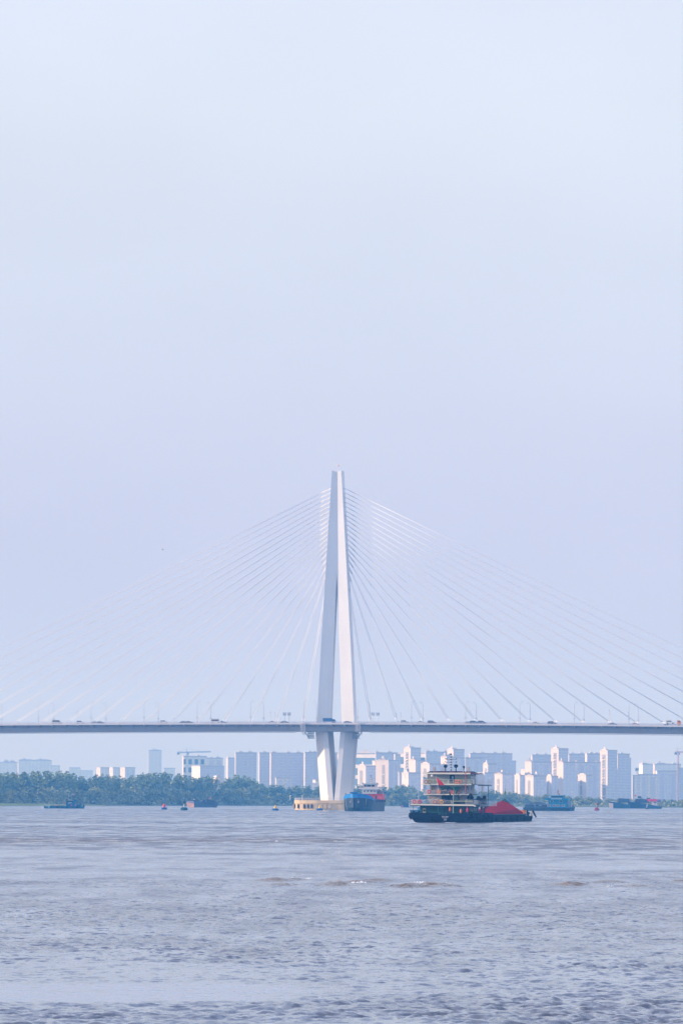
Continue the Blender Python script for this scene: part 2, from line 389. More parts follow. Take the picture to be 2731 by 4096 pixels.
    for s in (-1, 1):
        m = MB(); y = s * 17.6
        for zz in (0.55, 0.85, 1.15):
            for X0, X1 in zip(XS[:-1], XS[1:]): m.tube([(X0, y, deck_z(X0) + zz), (X1, y, deck_z(X1) + zz)], 0.045, 4)
        for k in range(-150, 151):
            X = k * 1.8
            z = deck_z(X); m.box(X-.07, X+.07, y-.08, y+.08, z+.25, z+1.2)
        m.build('railing', steel, root)
    # stay cables, two planes either side of the middle of the road
    ys = [430, 500, 570, 645, 715, 785, 855, 925, 995, 1065, 1140, 1215, 1290, 1365, 1440, 1520, 1610, 1710, 1862]
    zt = [(3241 - (1840 + y / 3.92)) / 7.54 for y in ys]
    for side in (-1, 1):
        for pl in (-1, 1):
            for i, z in enumerate(reversed(zt)):
                X = side * (18.4 + 14.4 * i); xt = side * (5.8 + (125 - z) * 0.06 - 0.6)
                a = Vector((xt, pl * 1.2, z)); b_ = Vector((X, pl * 3.0, deck_z(X) + .3))
                d = (b_ - a)
                pts = [a + d * t - Vector((0, 0, 4 * t * (1 - t) * d.length * 0.006)) for t in (0, .25, .5, .75, 1)]
                c = MB().tube(pts, 0.14, 6)
                e = d.normalized(); c.tube([a, a + e * 7], 0.2, 6); c.tube([b_ - e * 3.2, b_], 0.2, 6)
                c.build('stay_cable', cabm, root, smooth=True)
    # maintenance cages and brackets beside the pylon
    for s in (-1, 1):
        m = MB(); y = -18.2
        for dx in (0, .75, 1.5, 2.3):
            m.tube([(s*13.6 + s*dx, y, 46.7), (s*13.6 + s*dx, y, 41.6), (s*(13.2 + dx*.5), y+2, 39.4)], 0.09, 4)
        for zz in (46.6, 45.4, 44.4, 43.4, 42.4, 41.4): m.tube([(s*13.6, y, zz), (s*15.9, y, zz)], 0.07, 4)
        m.tube([(s*15.9, -17.9, 44.9), (s*15.9, -12, 39.4)], .1, 4)
        m.build('access_ladder', steel, root)
        m = MB()
        for yy in (-11, -8.5):
            m.tube([(s*15.2, yy, 41.0), (s*12.9, yy, 38.0), (s*10.6, yy, 38.0)], 0.16, 5)
            m.tube([(s*15.2, yy, 41.3), (s*10.2, yy, 41.3)], 0.12, 5)
            for dx in (11.0, 11.9, 12.8, 13.7): m.tube([(s*dx, yy, 41.3), (s*(dx-.5), yy, 38.2)], 0.11, 4); m.tube([(s*(dx-.5), yy, 41.3), (s*dx, yy, 38.4)], 0.09, 4)
        for dx in (10.7, 12.0, 13.2): m.box(s*dx-.25, s*dx+.25, -11, -8.5, 37.9, 38.1)
        m.box(min(s*10.6, s*14.0), max(s*10.6, s*14.0), -11, -6, 37.75, 37.9)
        m.build('bearing_bracket', mat('bracket_steel', (0.26, 0.27, 0.32), 0.6), root)
    # pile cap with fenders
    capm = mat('cap_concrete', (0.72, 0.55, 0.31), 0.85, 0.18, 0.25, bump=0.3, streak=0.5, streak_col=(0.36, 0.24, 0.12))
    def ell(a, b_, z, n=48, e=0.72):
        r_ = []
        for j in range(n):
            t = 2*math.pi*j/n; c_, s_ = math.cos(t), math.sin(t)
            r_.append((a*math.copysign(abs(c_)**e, c_), b_*math.copysign(abs(s_)**e, s_), z))
        return r_
    cap = MB().loft([ell(22.0, 14, -2), ell(22.0, 14, 3.3), ell(22.35, 14.35, 3.45), ell(22.35, 14.35, 5.1)]).build('pile_cap', capm, root)
    dark = mat('slot_shade_dark', (0.045, 0.045, 0.055), 0.7); pad = mat('fender_concrete', (0.66, 0.51, 0.31), 0.85, 0.15, 0.4)
    A = ell(22.0, 14, 0, 720)
    def edge(X):
        c_ = [p for p in A if p[1] < 0]; return min(c_, key=lambda p: abs(p[0] - X))[1]
    Z0 = 3203.0
    for i, u_ in enumerate((140, 215, 335, 500, 600, 695, 820, 930, 1045, 1155)):
        px = 1150 + u_ / 6.27; X = (px - 1351) / 7.45 + 1.5
        X = max(X, -21.4)
        y = edge(X); y2 = edge(X + 0.8)
        if i < 6: 
            MB().box(X-.5, X+.5, y-.45, y+1.2, 0.9, 3.0).build('fender', dark, cap)  # dark box paints the shade of a slot recessed in the cap
            MB().box(X-.85, X-.6, y-.55, y+1.2, .8, 3.1).build('fender_post', pad, cap)
        else: MB().box(X-1.1, X+.55, y-.55, y+1.2, .8, 3.1).build('fender_pad', pad, cap)
    m = MB(); E = ell(22.0, 14.0, 5.1, 96)
    for zz in (.45, .85, 1.25): m.tube([(p[0], p[1], p[2]+zz) for p in E + E[:1]], 0.05, 4, cap=False)
    for p in E: m.tube([p, (p[0], p[1], p[2]+1.3)], .05, 4)
    m.build('cap_railing', steel, cap)
    for px in (1183, 1231):
        X = (px - 1351) / 7.45; m = MB(); m.tube([(X, -12.2, 5.1), (X, -12.2, 7.6)], .16, 6); m.box(X-.45, X+.45, -12.4, -12, 7.2, 7.4); m.box(X-.5, X-.25, -12.4, -12, 7.4, 7.75); m.box(X+.25, X+.5, -12.4, -12, 7.4, 7.75)
        m.build('navigation_post', mat('white_paint', (0.8, 0.78, 0.75), 0.5), cap)
    return root
build_bridge()

# street lamps, floodlight masts and camera poles standing on the deck
def place_br(o, X, y, flip=0): o.location = bw(X, y, deck_z(X) - 0.02); o.rotation_euler = (0, 0, TH + flip)
galv = mat('lamp_steel', (0.5, 0.5, 0.56), 0.5)
def lamp_proto():
    t = thing('street_lamp', '', 'street lamp')
    m = MB(); m.tube([(0, 0, 0), (0, 0, 10.6), (0.25, 0, 11.3), (1.0, 0, 11.7)], [.13, .10, .08, .06], 6); m.box(-.25, .25, -.25, .25, 0, .5); m.build('pole', galv, t)
    m = MB(); m.box(-.55, .55, -.12, .12, 3.1, 3.3); m.box(-.6, -.4, -.15, .15, 3.0, 3.5); m.box(.4, .6, -.15, .15, 3.0, 3.5); m.build('sign_box', galv, t)
    MB().box(.8, 1.9, -.16, .16, 11.62, 11.8).build('lamp_head', galv, t)
    return t
lp = lamp_proto(); first = True
for row, y in (('near', -17.0), ('far', 17.0)):
    for k in range(-7, 8):
        X = 14.4 * (2 * k + 1)
        if abs(X) > 205: continue
        o = lp if first else copy_tree(lp); first = False
        place_br(o, X, y, 0 if row == 'near' else R(180))
        nth = ['first', 'second', 'third', 'fourth', 'fifth', 'sixth', 'seventh', 'eighth'][k if k >= 0 else -k - 1]
        o['label'] = 'slim grey street lamp, %s deck edge, %s %s of the pylon' % (row, nth, 'right' if k >= 0 else 'left')
        o['group'] = 'street lamps along the near side of the bridge' if row == 'near' else 'street lamps along the far side of the bridge'
def flood(px, lab, dark):
    t = thing('floodlight_mast', lab, 'floodlight'); mm = mat('lamp_steel', (0.5, 0.5, 0.56)) if dark else mat('white_paint', (0.8, 0.78, 0.75), 0.5)
    m = MB(); m.tube([(0, 0, 0), (0, 0, 5.6)], .16, 6); m.build('pole', mm, t)
    for z in (4.6, 5.5):
        for dx in (-.55, .55): MB().box(dx-.34, dx+.34, -.2, .2, z-.25, z+.25).build('floodlight', mat('flood_dark', (0.25, 0.26, 0.34), 0.5), t)
        MB().box(-.6, .6, -.08, .08, z-.45, z-.35).build('crossbar', mm, t)
    place_br(t, (px - 1351) / 7.4, -16.6)
flood(1167, 'grey floodlight mast left of the pylon, the farther one of its pair from the pylon', True)
flood(1185, 'grey floodlight mast left of the pylon, the one of its pair nearest the pylon', True)
flood(1518, 'white floodlight mast right of the pylon, left one of its pair', False)
flood(1537, 'white floodlight mast right of the pylon, right one of its pair', False)
def campole(px, lab, h, y=-16.6, thin=.09):
    t = thing('camera_pole', lab, 'camera pole'); m = MB(); m.tube([(0, 0, 0), (0, 0, h)], thin, 6); m.build('pole', mat('white_paint', (0.8, 0.78, 0.75), 0.5), t)
    MB().box(-.35, .35, -.12, .12, h-.05, h+.3).build('camera_housing', galv, t); MB().box(-.2, .3, -.12, .12, h-1.5, h-1.1).build('control_box', galv, t)
    place_br(t, (px - 1351) / 7.4, y)
campole(1110, 'short white camera pole under the shortest cables left of the pylon', 5.8, thin=.14)
campole(1128, 'short white camera pole left of the floodlight pair, nearest to it', 5.6, thin=.16)
campole(218, 'white camera pole near the left end of the bridge', 7.2)
campole(283, 'thin boxed pole at the left end of the bridge right of a taller camera pole', 6.8, 12)
campole(1571, 'thin pole far side of the deck right of the floodlights', 5.6, 12)
campole(1589, 'second thin pole far side of the deck right of the floodlights', 5.8, 12)
campole(2446, 'bright white camera pole near the right end of the bridge', 7.4, thin=.15)
campole(2492, 'thin camera pole near the right end of the bridge, right of a brighter one', 6.8, 10)

# vehicles on the deck
def car(kind, px, col, lab, cat='car', y=-13.0, face=1, rough=.35):
    name = {'sedan': 'sedan_car', 'suv': 'suv_car', 'van': 'van', 'truck': 'box_truck'}[kind]
    t = thing(name, lab, cat); m_ = mat('paint_%s_%.2f_%.2f_%.2f' % (kind, *col), col, rough, 0.02, 2)
    if kind == 'sedan': prof = [(-2.25, .35), (-2.3, .8), (-2.1, .98), (-1.6, 1.0), (-1.0, 1.42), (.3, 1.47), (1.05, 1.02), (2.0, .88), (2.3, .7), (2.3, .35)]; win = [(-1.42, 1.02), (-.95, 1.36), (.27, 1.4), (.88, 1.02)]; wx = 1.4; wy = .88
    elif kind == 'suv': prof = [(-2.3, .4), (-2.35, 1.05), (-2.1, 1.72), (-1.7, 1.82), (.5, 1.82), (1.15, 1.2), (2.2, 1.05), (2.35, .8), (2.35, .4)]; win = [(-2.0, 1.2), (-1.85, 1.66), (.42, 1.72), (.95, 1.2)]; wx = 1.4; wy = .92
    elif kind == 'van': prof = [(-2.6, .4), (-2.65, 1.9), (-2.4, 2.35), (1.4, 2.35), (2.1, 1.4), (2.6, 1.1), (2.7, .4)]; win = [(-2.3, 1.4), (-2.2, 2.1), (1.3, 2.1), (1.85, 1.4)]; wx = 1.6; wy = .98
    else: prof = [(1.7, .5), (1.7, 2.3), (2.9, 2.3), (3.4, 1.5), (3.5, .5)]; win = [(2.1, 1.5), (2.1, 2.1), (2.8, 2.1), (3.15, 1.5)]; wx = 2.3; wy = 1.05
    prof = [(face*a, b) for a, b in prof]; win = [(face*a, b) for a, b in win]
    MB().prism(prof, -wy, wy).build('body', m_, t, bevel=.06)
    MB().prism(win, -wy-.02, wy+.02).build('side_window', mat('car_glass', (0.03, 0.045, 0.07), .15), t)
    if kind == 'truck': MB().box(min(face*-3.2, face*1.6), max(face*-3.2, face*1.6), -1.1, 1.1, .9, 2.9).build('cargo_box', mat('truck_blue', (0.04, 0.12, 0.3), .5), t)
    for sx_ in (-1, 1):
        for sy_ in (-1, 1):
            o = MB().torus((0, 0, 0), .24, .12, 10, 6).build('wheel', mat('tyre', (0.02, 0.02, 0.022), .8), t); o.location = (sx_*wx, sy_*wy*.95, .36)
    place_br(t, (px - 1351) / (7.54 * (1 + (px-1351)*-2.6e-5*0)) + (y*-.19 if False else 0) - y*0.19, y)
    return t
W_ = (0.78, 0.77, 0.76); DK = (0.03, 0.04, 0.07)
car('suv', 305, W_, 'white off-roader near the left end of the bridge', y=-13)
car('van', 205, (0.7, 0.66, 0.6), 'pale van beside the railing at far left of the bridge', 'van', y=-9)
car('sedan', 362, (0.35, 0.36, 0.42), 'grey car right behind the white off-roader at the left end of the bridge', y=-9)
car('sedan', 384, DK, 'dark car right of a grey one at the left end of the bridge', y=-9)
car('suv', 648, W_, 'white car left of the green-roofed van on the bridge', y=-12)
car('sedan', 728, DK, 'left one of two dark cars between the white car and the van', y=-9)
car('sedan', 748, (.06, .06, .09), 'right one of two dark cars between the white car and the van', y=-9)
v_ = car('van', 860, (0.8, 0.72, 0.66), 'white van with blue-green roof on the left part of the bridge', 'van', y=-13)
MB().box(-2.3, 1.5, -.9, .9, 2.36, 2.5).build('roof', mat('van_roof', (0.01, 0.2, 0.35), .4), v_)
car('sedan', 884, (.12, .17, .3), 'dark blue car right behind the white van', y=-10)
car('sedan', 1090, (.6, .6, .62), 'pale car by the camera poles left of the pylon', y=-9)
car('sedan', 1140, DK, 'dark car under the floodlights left of the pylon', y=-9)
car('truck', 1320, (.03, .12, .28), 'blue box truck passing in front of the pylon left leg', 'truck', y=-13)
car('sedan', 1395, (.2, .22, .3), 'low grey-blue car in front of the pylon right leg', y=-10)
car('suv', 1626, W_, 'white car right of the floodlights', y=-13)
car('sedan', 1691, W_, 'white saloon between a white off-roader and a dark red-lit car', y=-13)
car('suv', 1735, (.10, .03, .05), 'dark red car right of the white saloon', y=-9)
car('sedan', 1882, (.4, .38, .42), 'grey saloon behind the two dark off-roaders', y=-9)
car('suv', 1905, (.02, .08, .13), 'dark teal off-roader, left one of the dark pair right of the pylon', y=-12)
car('suv', 1936, (.04, .05, .12), 'dark navy off-roader, right one of the dark pair right of the pylon', y=-13)
car('sedan', 2152, (.75, .68, .58), 'cream saloon on the right part of the bridge', y=-13)
car('suv', 2217, (.05, .05, .08), 'dark off-roader right of the cream saloon', y=-9)
car('sedan', 2458, (.05, .06, .09), 'dark car beside the bright white pole at right', y=-9)
car('sedan', 2548, (.75, .6, .55), 'white car with a reddish tail near the right end of the bridge', y=-13)
def carrier(px):
    t = thing('flatbed_truck', 'orange-cabbed flatbed truck carrying a white car at the right end of the bridge', 'truck')
    MB().box(-5, 2.2, -1.1, 1.1, .8, 1.05).build('flatbed', mat('truck_grey', (.15, .17, .25), .5), t)
    MB().prism([(2.4, .5), (2.4, 2.9), (3.9, 2.9), (4.4, 1.9), (4.5, .5)], -1.15, 1.15).build('cab', mat('cab_orange', (.8, .32, .12), .5), t, bevel=.06)
    MB().prism([(3.1, 1.9), (3.1, 2.6), (3.8, 2.6), (4.1, 1.9)], -1.17, 1.17).build('cab_window', mat('car_glass', (0.03, 0.045, 0.07), .15), t)
    for x in (-3.8, -2.8, 3.3):
        for y in (-1, 1): o = MB().torus((0, 0, 0), .34, .15, 10, 6).build('wheel', mat('tyre', (0.02, 0.02, 0.022), .8), t); o.location = (x, y, .46)
    place_br(t, (px - 1351) / 7.54 + 2.5, -13)
    c = car('suv', px - 9, W_, 'white car riding on the flatbed truck', y=-13); c.location.z += 1.02
carrier(2695)

# ------------------------------------------------------------------ far bank: land, sandbar, woods
SH = [(-700, 3226.8), (0, 3224), (180, 3223), (860, 3222.6), (1366, 3224), (1990, 3226.4), (2731, 3231), (3400, 3235)]
def shore(px):
    for (a, ya), (b, yb) in zip(SH[:-1], SH[1:]):
        if px <= b or b == SH[-1][0]: return ya + (yb - ya) * (px - a) / (b - a)
def build_bank():
    pts = [ground(px, shore(px) ) for px in range(-700, 3401, 60)]
    v = []; f = []; n = len(pts)
    rows = [(-8, -.6), (0, 0.05), (6, 0.7), (25, 1.4), (300, 2.2), (1200, 2.6), (None, 3.0)]
    for dy, z in rows:
        for i, p in enumerate(pts):
            jit = 3 * math.sin(i * 1.7) + 2 * math.sin(i * .61)
            k = 1.0 if dy is None else 1 + dy / p.y
            v.append((p.x * (1 if dy is None else k) if dy is not None else -2500 + 5000 * i / (n-1), 10800 if dy is None else p.y * k + (jit if abs(dy) < 30 else 0), z))
    for r_ in range(len(rows)-1):
        for i in range(n-1): a = r_*n + i; f.append((a, a+1, a+n+1, a+n))
    m = MB(); m.v = v; m.f = f
    gm = mat('bank_soil', (0.10, 0.12, 0.06), 0.95, 0.3, 0.02)
    tag(m.build('ground', gm, smooth=True), kind='structure')
    # low grassy spit on the left
    a = []; b = []
    for px in range(-600, 421, 30):
        t = max(0.0, min(1.0, (420 - px) / 420)); p = ground(px, shore(px) + 0.4)
        a.append((p.x, p.y - 4 - 10*t, -.3)); b.append((p.x, p.y + 12, 0.35 + 1.35 * t))
    m = MB(); m.v = a + b; k = len(a); m.f = [(i, i+1, k+i+1, k+i) for i in range(k-1)]
    c = [(x, y + 40, z + .2) for x, y, z in b]; m.v += c; m.f += [(k+i, k+i+1, 2*k+i+1, 2*k+i) for i in range(k-1)]
    tag(m.build('sandbar', mat('sandbar_grass', (0.24, 0.27, 0.08), .95, .2, .1), smooth=True), kind='structure')
build_bank()

def leaf_mat(name, c1, c2):
    m = bpy.data.materials.new(name); m.use_nodes = True; n = m.node_tree.nodes; L = m.node_tree.links; p = n['Principled BSDF']
    p.inputs['Roughness'].default_value = .75
    oi = n.new('ShaderNodeObjectInfo'); tx = n.new('ShaderNodeTexCoord'); nz = n.new('ShaderNodeTexNoise'); nz.inputs['Scale'].default_value = .35
    L.new(tx.outputs['Object'], nz.inputs['Vector'])
    ad = n.new('ShaderNodeMath'); ad.operation = 'MULTIPLY_ADD'; ad.inputs[1].default_value = .5; L.new(oi.outputs['Random'], ad.inputs[0]); L.new(nz.outputs['Fac'], ad.inputs[2])
    s = n.new('ShaderNodeMath'); s.operation = 'SUBTRACT'; s.inputs[1].default_value = .25; L.new(ad.outputs[0], s.inputs[0])
    mx_ = n.new('ShaderNodeMix'); mx_.data_type = 'RGBA'; mx_.inputs['A'].default_value = (*c1, 1); mx_.inputs['B'].default_value = (*c2, 1)
    L.new(s.outputs[0], mx_.inputs['Factor']); L.new(mx_.outputs['Result'], p.inputs['Base Color'])
    return m
WIL = leaf_mat('willow_leaf', (0.08, 0.11, 0.045), (0.34, 0.36, 0.14))
POP = leaf_mat('poplar_leaf', (0.10, 0.15, 0.07), (0.25, 0.31, 0.13))
BARK = mat('bark', (0.12, 0.10, 0.08), .9, .2, 1)
def leaves(cl, n, size, seed, up=0.0):
    """cl: list of (centre, radii); leaf-clump quads through the outer shells of the lobes"""
    r_ = random.Random(seed); v = []; f = []
    tot = sum(c[1][0]*c[1][2] for c in cl)
    for c, rad in cl:
        for _ in range(int(n * rad[0]*rad[2] / tot)):
            d = Vector((r_.gauss(0, 1), r_.gauss(0, 1), r_.gauss(0, 1))).normalized(); k = r_.uniform(.55, 1.08)
            p = Vector((c[0] + d.x*rad[0]*k, c[1] + d.y*rad[1]*k, c[2] + d.z*rad[2]*k))
            nn = (d + Vector((r_.gauss(0, .5), r_.gauss(0, .5), r_.gauss(0, .5)))).normalized()
            a = nn.cross(Vector((.3, .1, 1))).normalized(); b = nn.cross(a)
            s = size * r_.uniform(.5, 1.25); s2 = s * r_.uniform(.6, 1.0) * (1 + up)
            i = len(v)
            v += [tuple(p - a*s), tuple(p - b*s2), tuple(p + a*s*r_.uniform(.6, 1)), tuple(p + b*s2)]
            f.append((i, i+1, i+2, i+3))
    return v, f
def willow(seed):      # unit-ish: 13 m tall, 14 m wide
    r_ = random.Random(seed); cl = []
    for i in range(9):
        a = r_.uniform(0, 6.28); q = r_.uniform(0, 4.6)
        cl.append(((q*math.cos(a), q*math.sin(a), r_.uniform(4.0, 9.0) - q*.35), (r_.uniform(2.2, 3.8), r_.uniform(2.2, 3.6), r_.uniform(2.2, 4.0))))
    for i in range(5):
        a = i * 1.26; cl.append(((5*math.cos(a), 4*math.sin(a), 2.6), (2.6, 2.6, 2.6)))
    return leaves(cl, 900, .75, seed)
def poplar(seed):      # 22 m tall, 7 m wide, upswept tip leaning a little
    r_ = random.Random(seed); cl = []; ln = r_.uniform(.3, 1.4)
    for i in range(11):
        z = 5 + i * 1.55; wv = 3.0 * (1 - ((i - 3.2) / 9.5) ** 2) + .35
        for k in range(2 if i < 8 else 1):
            cl.append(((r_.uniform(-.8, .8) * wv*.7 + ln * (z / 22) ** 3 * 2, r_.uniform(-.6, .6) * wv, z), (wv * r_.uniform(.5, .85), wv * .8, r_.uniform(1.2, 2.3))))
    return leaves(cl, 760, .62, seed, up=.3)
def tree_proto(kind, seed):
    v, f = willow(seed) if kind == 'willow' else poplar(seed)
    t = thing(kind + '_tree', '', 'tree')
    m = MB(); m.v = v; m.f = f
    o = m.build('crown', WIL if kind == 'willow' else POP, t)
    m = MB()
    if kind == 'willow':
        m.tube([(0, 0, -1), (.2, 0, 3), (.5, 0, 6)], [.5, .35, .15], 6)
        for a in (0, 2, 4): m.tube([(.1, 0, 2), (2.5*math.cos(a), 2.5*math.sin(a), 5.5)], [.25, .1], 5)
    else:
        m.tube([(0, 0, -1), (0, 0, 9), (.6, 0, 19)], [.38, .25, .08], 6)
        for k in range(5): m.tube([(0, 0, 5 + 2*k), (1.6*math.cos(k*2.4), 1.6*math.sin(k*2.4), 8 + 2*k)], [.12, .05], 4)
    m.build('trunk', BARK, t)
    return t
WP = [tree_proto('willow', 100+i) for i in range(5)]; PP = [tree_proto('poplar', 200+i) for i in range(6)]
used = set()
def plant(protos, px, dist, h, label, group, wscale=1.0):
    i = random.randrange(len(protos)); p = protos[i]
    if id(p) not in used: o = p; used.add(id(p))
    else: o = copy_tree(p)
    g = ground(px, shore(px)); Y = g.y + dist; d = ray(px, 3200)
    hh = 13.0 if protos is WP else 22.5
    s = h / hh; o.location = (d.x / d.y * Y, Y, 1.0); o.rotation_euler = (0, 0, random.uniform(-.5, .5) if protos is PP else random.uniform(0, 6.28)); o.scale = (s*wscale, s*wscale, s)
    o['label'] = label; o['group'] = group
TOPL = [(-400, 3090), (0, 3086), (60, 3087), (100, 3084), (180, 3079), (240, 3080), (270, 3084), (300, 3090), (345, 3108), (370, 3092), (460, 3099), (500, 3106), (560, 3089), (600, 3086), (650, 3084), (690, 3087),
        (720, 3094), (750, 3100), (785, 3112), (800, 3100), (830, 3099), (855, 3106), (878, 3128), (893, 3110), (920, 3098), (950, 3095), (985, 3103), (1012, 3112), (1035, 3126), (1052, 3140), (1100, 3134), (1150, 3141), (1200, 3138),
        (1280, 3144), (1340, 3146), (1430, 3134), (1470, 3140), (1530, 3146), (1590, 3139), (1625, 3132), (1660, 3141), (1750, 3143), (1850, 3146), (1950, 3150), (2030, 3158), (2070, 3160), (2120, 3165), (2200, 3170), (2300, 3178), (2400, 3181), (2500, 3184), (2600, 3187), (2731, 3191), (3100, 3192)]
def top_y(px):
    for (a, ya), (b, yb) in zip(TOPL[:-1], TOPL[1:]):
        if px <= b: return ya + (yb - ya) * (px - a) / (b - a)
    return 3190
def wood():
    # tall feathery poplars behind
    px = -160.0
    while px < 1060:
        for row in range(2):
            x = px + random.uniform(-9, 9) + row * 9; dist = 70 + row * 60 + random.uniform(-15, 15)
            if 857 < x < 885 and row == 0: dist = 50
            Y = ground(x, shore(x)).y + dist; h = zat(x, top_y(x) + random.uniform(-1, 8), Y) - 1.0
            if 858 < x < 887: h = min(h, zat(x, 3134, Y))
            if h < 6: continue
            lab = ('tall feathery poplar at the back of the far-bank wood left of the white house' if x < 870 else 'tall feathery poplar at the back of the wood right of the white house')
            plant(PP, x, dist, h, lab, 'poplars left of the white house' if x < 870 else 'poplars right of the white house', wscale=1.4)
        px += 19.5
    # smaller trees towards the right
    px = 1045.0
    while px < 2860:
        for row in range(2):
            x = px + random.uniform(-10, 10); dist = 95 + row * 45 + random.uniform(-12, 12)
            if 1290 < x < 1415 and row == 1: continue
            Y = ground(x, shore(x)).y + dist; h = zat(x, top_y(x) + random.uniform(-1, 6), Y) - 1.0
            lab = 'low bushy tree at the back of the far-bank wood behind the pylon foot' if x < 1430 else 'low bushy tree at the back of the far-bank wood right of the pylon'
            if x < 1620: plant(PP, x, dist, h, lab, 'low trees behind the pylon foot' if x < 1430 else 'low trees right of the pylon', wscale=1.9)
            else: plant(WP, x, dist, h, lab, 'low trees right of the pylon', wscale=1.25)
        px += 27 if px < 1620 else 42
    # rounded willows in front
    px = -140.0
    while px < 2860:
        x = px + random.uniform(-12, 12)
        ty = top_y(x); base = shore(x); frac = random.uniform(.52, .74) if x < 1050 else random.uniform(.55, .8)
        dist = random.uniform(14, 42); Y = ground(x, base).y + dist
        h = zat(x, base - (base - ty) * frac, Y) - 1.0
        lab = 'rounded willow in the front row of the far bank left of the pylon' if x < 1340 else 'rounded willow in the front row of the far bank right of the pylon'
        plant(WP, x, dist, max(h, 4.5), lab, 'front willows left of the pylon' if x < 1340 else 'front willows right of the pylon', wscale=1.15 if x < 1050 else 1.6)
        px += random.uniform(30, 44) if px < 1050 else random.uniform(30, 50)
    # undergrowth along the bank, one mass
    cl = []
    r_ = random.Random(5); v = []; f = []
    for k in range(9000):
        x = r_.uniform(-200, 2900); b = shore(x); Y = ground(x, b).y + r_.uniform(8, 90); d = ray(x, 3200)
        hm = 4.5 if x < 1050 else 2.8
        z = 0.8 + abs(r_.gauss(0, .5)) * hm * min(1, .35 + (math.sin(x*.05)+math.sin(x*.023+1)+2)*.3); s = r_.uniform(.7, 1.5)
        X = d.x / d.y * Y; n_ = Vector((r_.gauss(0, .6), -1, r_.gauss(.4, .5))).normalized(); a = n_.cross(Vector((0, 0, 1))).normalized()*s; q = n_.cross(a).normalized()*s*.8; p = Vector((X, Y, z)); i = len(v)
        v += [tuple(p-a), tuple(p-q), tuple(p+a), tuple(p+q)]; f.append((i, i+1, i+2, i+3))
    m = MB(); m.v = v; m.f = f
    tag(m.build('undergrowth', WIL), 'mixed dark green undergrowth filling the foot of the far-bank wood', 'bushes', kind='stuff')
wood()

# ------------------------------------------------------------------ city on the far side: every block a thing
CONC = (0.62, 0.58, 0.56)
FS = {  # shaded fronts painted lighter and bluer than sunlit ends; windows softened as by haze
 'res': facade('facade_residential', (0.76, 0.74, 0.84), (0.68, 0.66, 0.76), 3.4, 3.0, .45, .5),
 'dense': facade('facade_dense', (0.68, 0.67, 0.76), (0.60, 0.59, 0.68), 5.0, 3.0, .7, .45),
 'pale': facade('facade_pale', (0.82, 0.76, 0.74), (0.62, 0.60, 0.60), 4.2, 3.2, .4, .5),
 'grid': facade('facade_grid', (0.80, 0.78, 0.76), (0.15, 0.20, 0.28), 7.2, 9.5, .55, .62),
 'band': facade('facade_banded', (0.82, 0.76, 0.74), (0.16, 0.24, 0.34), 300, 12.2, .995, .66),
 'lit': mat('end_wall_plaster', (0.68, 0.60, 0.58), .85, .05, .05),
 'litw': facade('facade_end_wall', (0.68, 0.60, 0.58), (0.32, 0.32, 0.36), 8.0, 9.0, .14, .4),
 'roof': mat('roof_concrete', (0.58, 0.55, 0.57), .9, .1, .1),
 'glass': mat('stair_glass', (0.34, 0.34, 0.37), .7, .1, .1),
 'far': facade('facade_far', (0.9, 0.85, 0.86), (0.82, 0.78, 0.82), 6, 3.2, .5, .5),
}
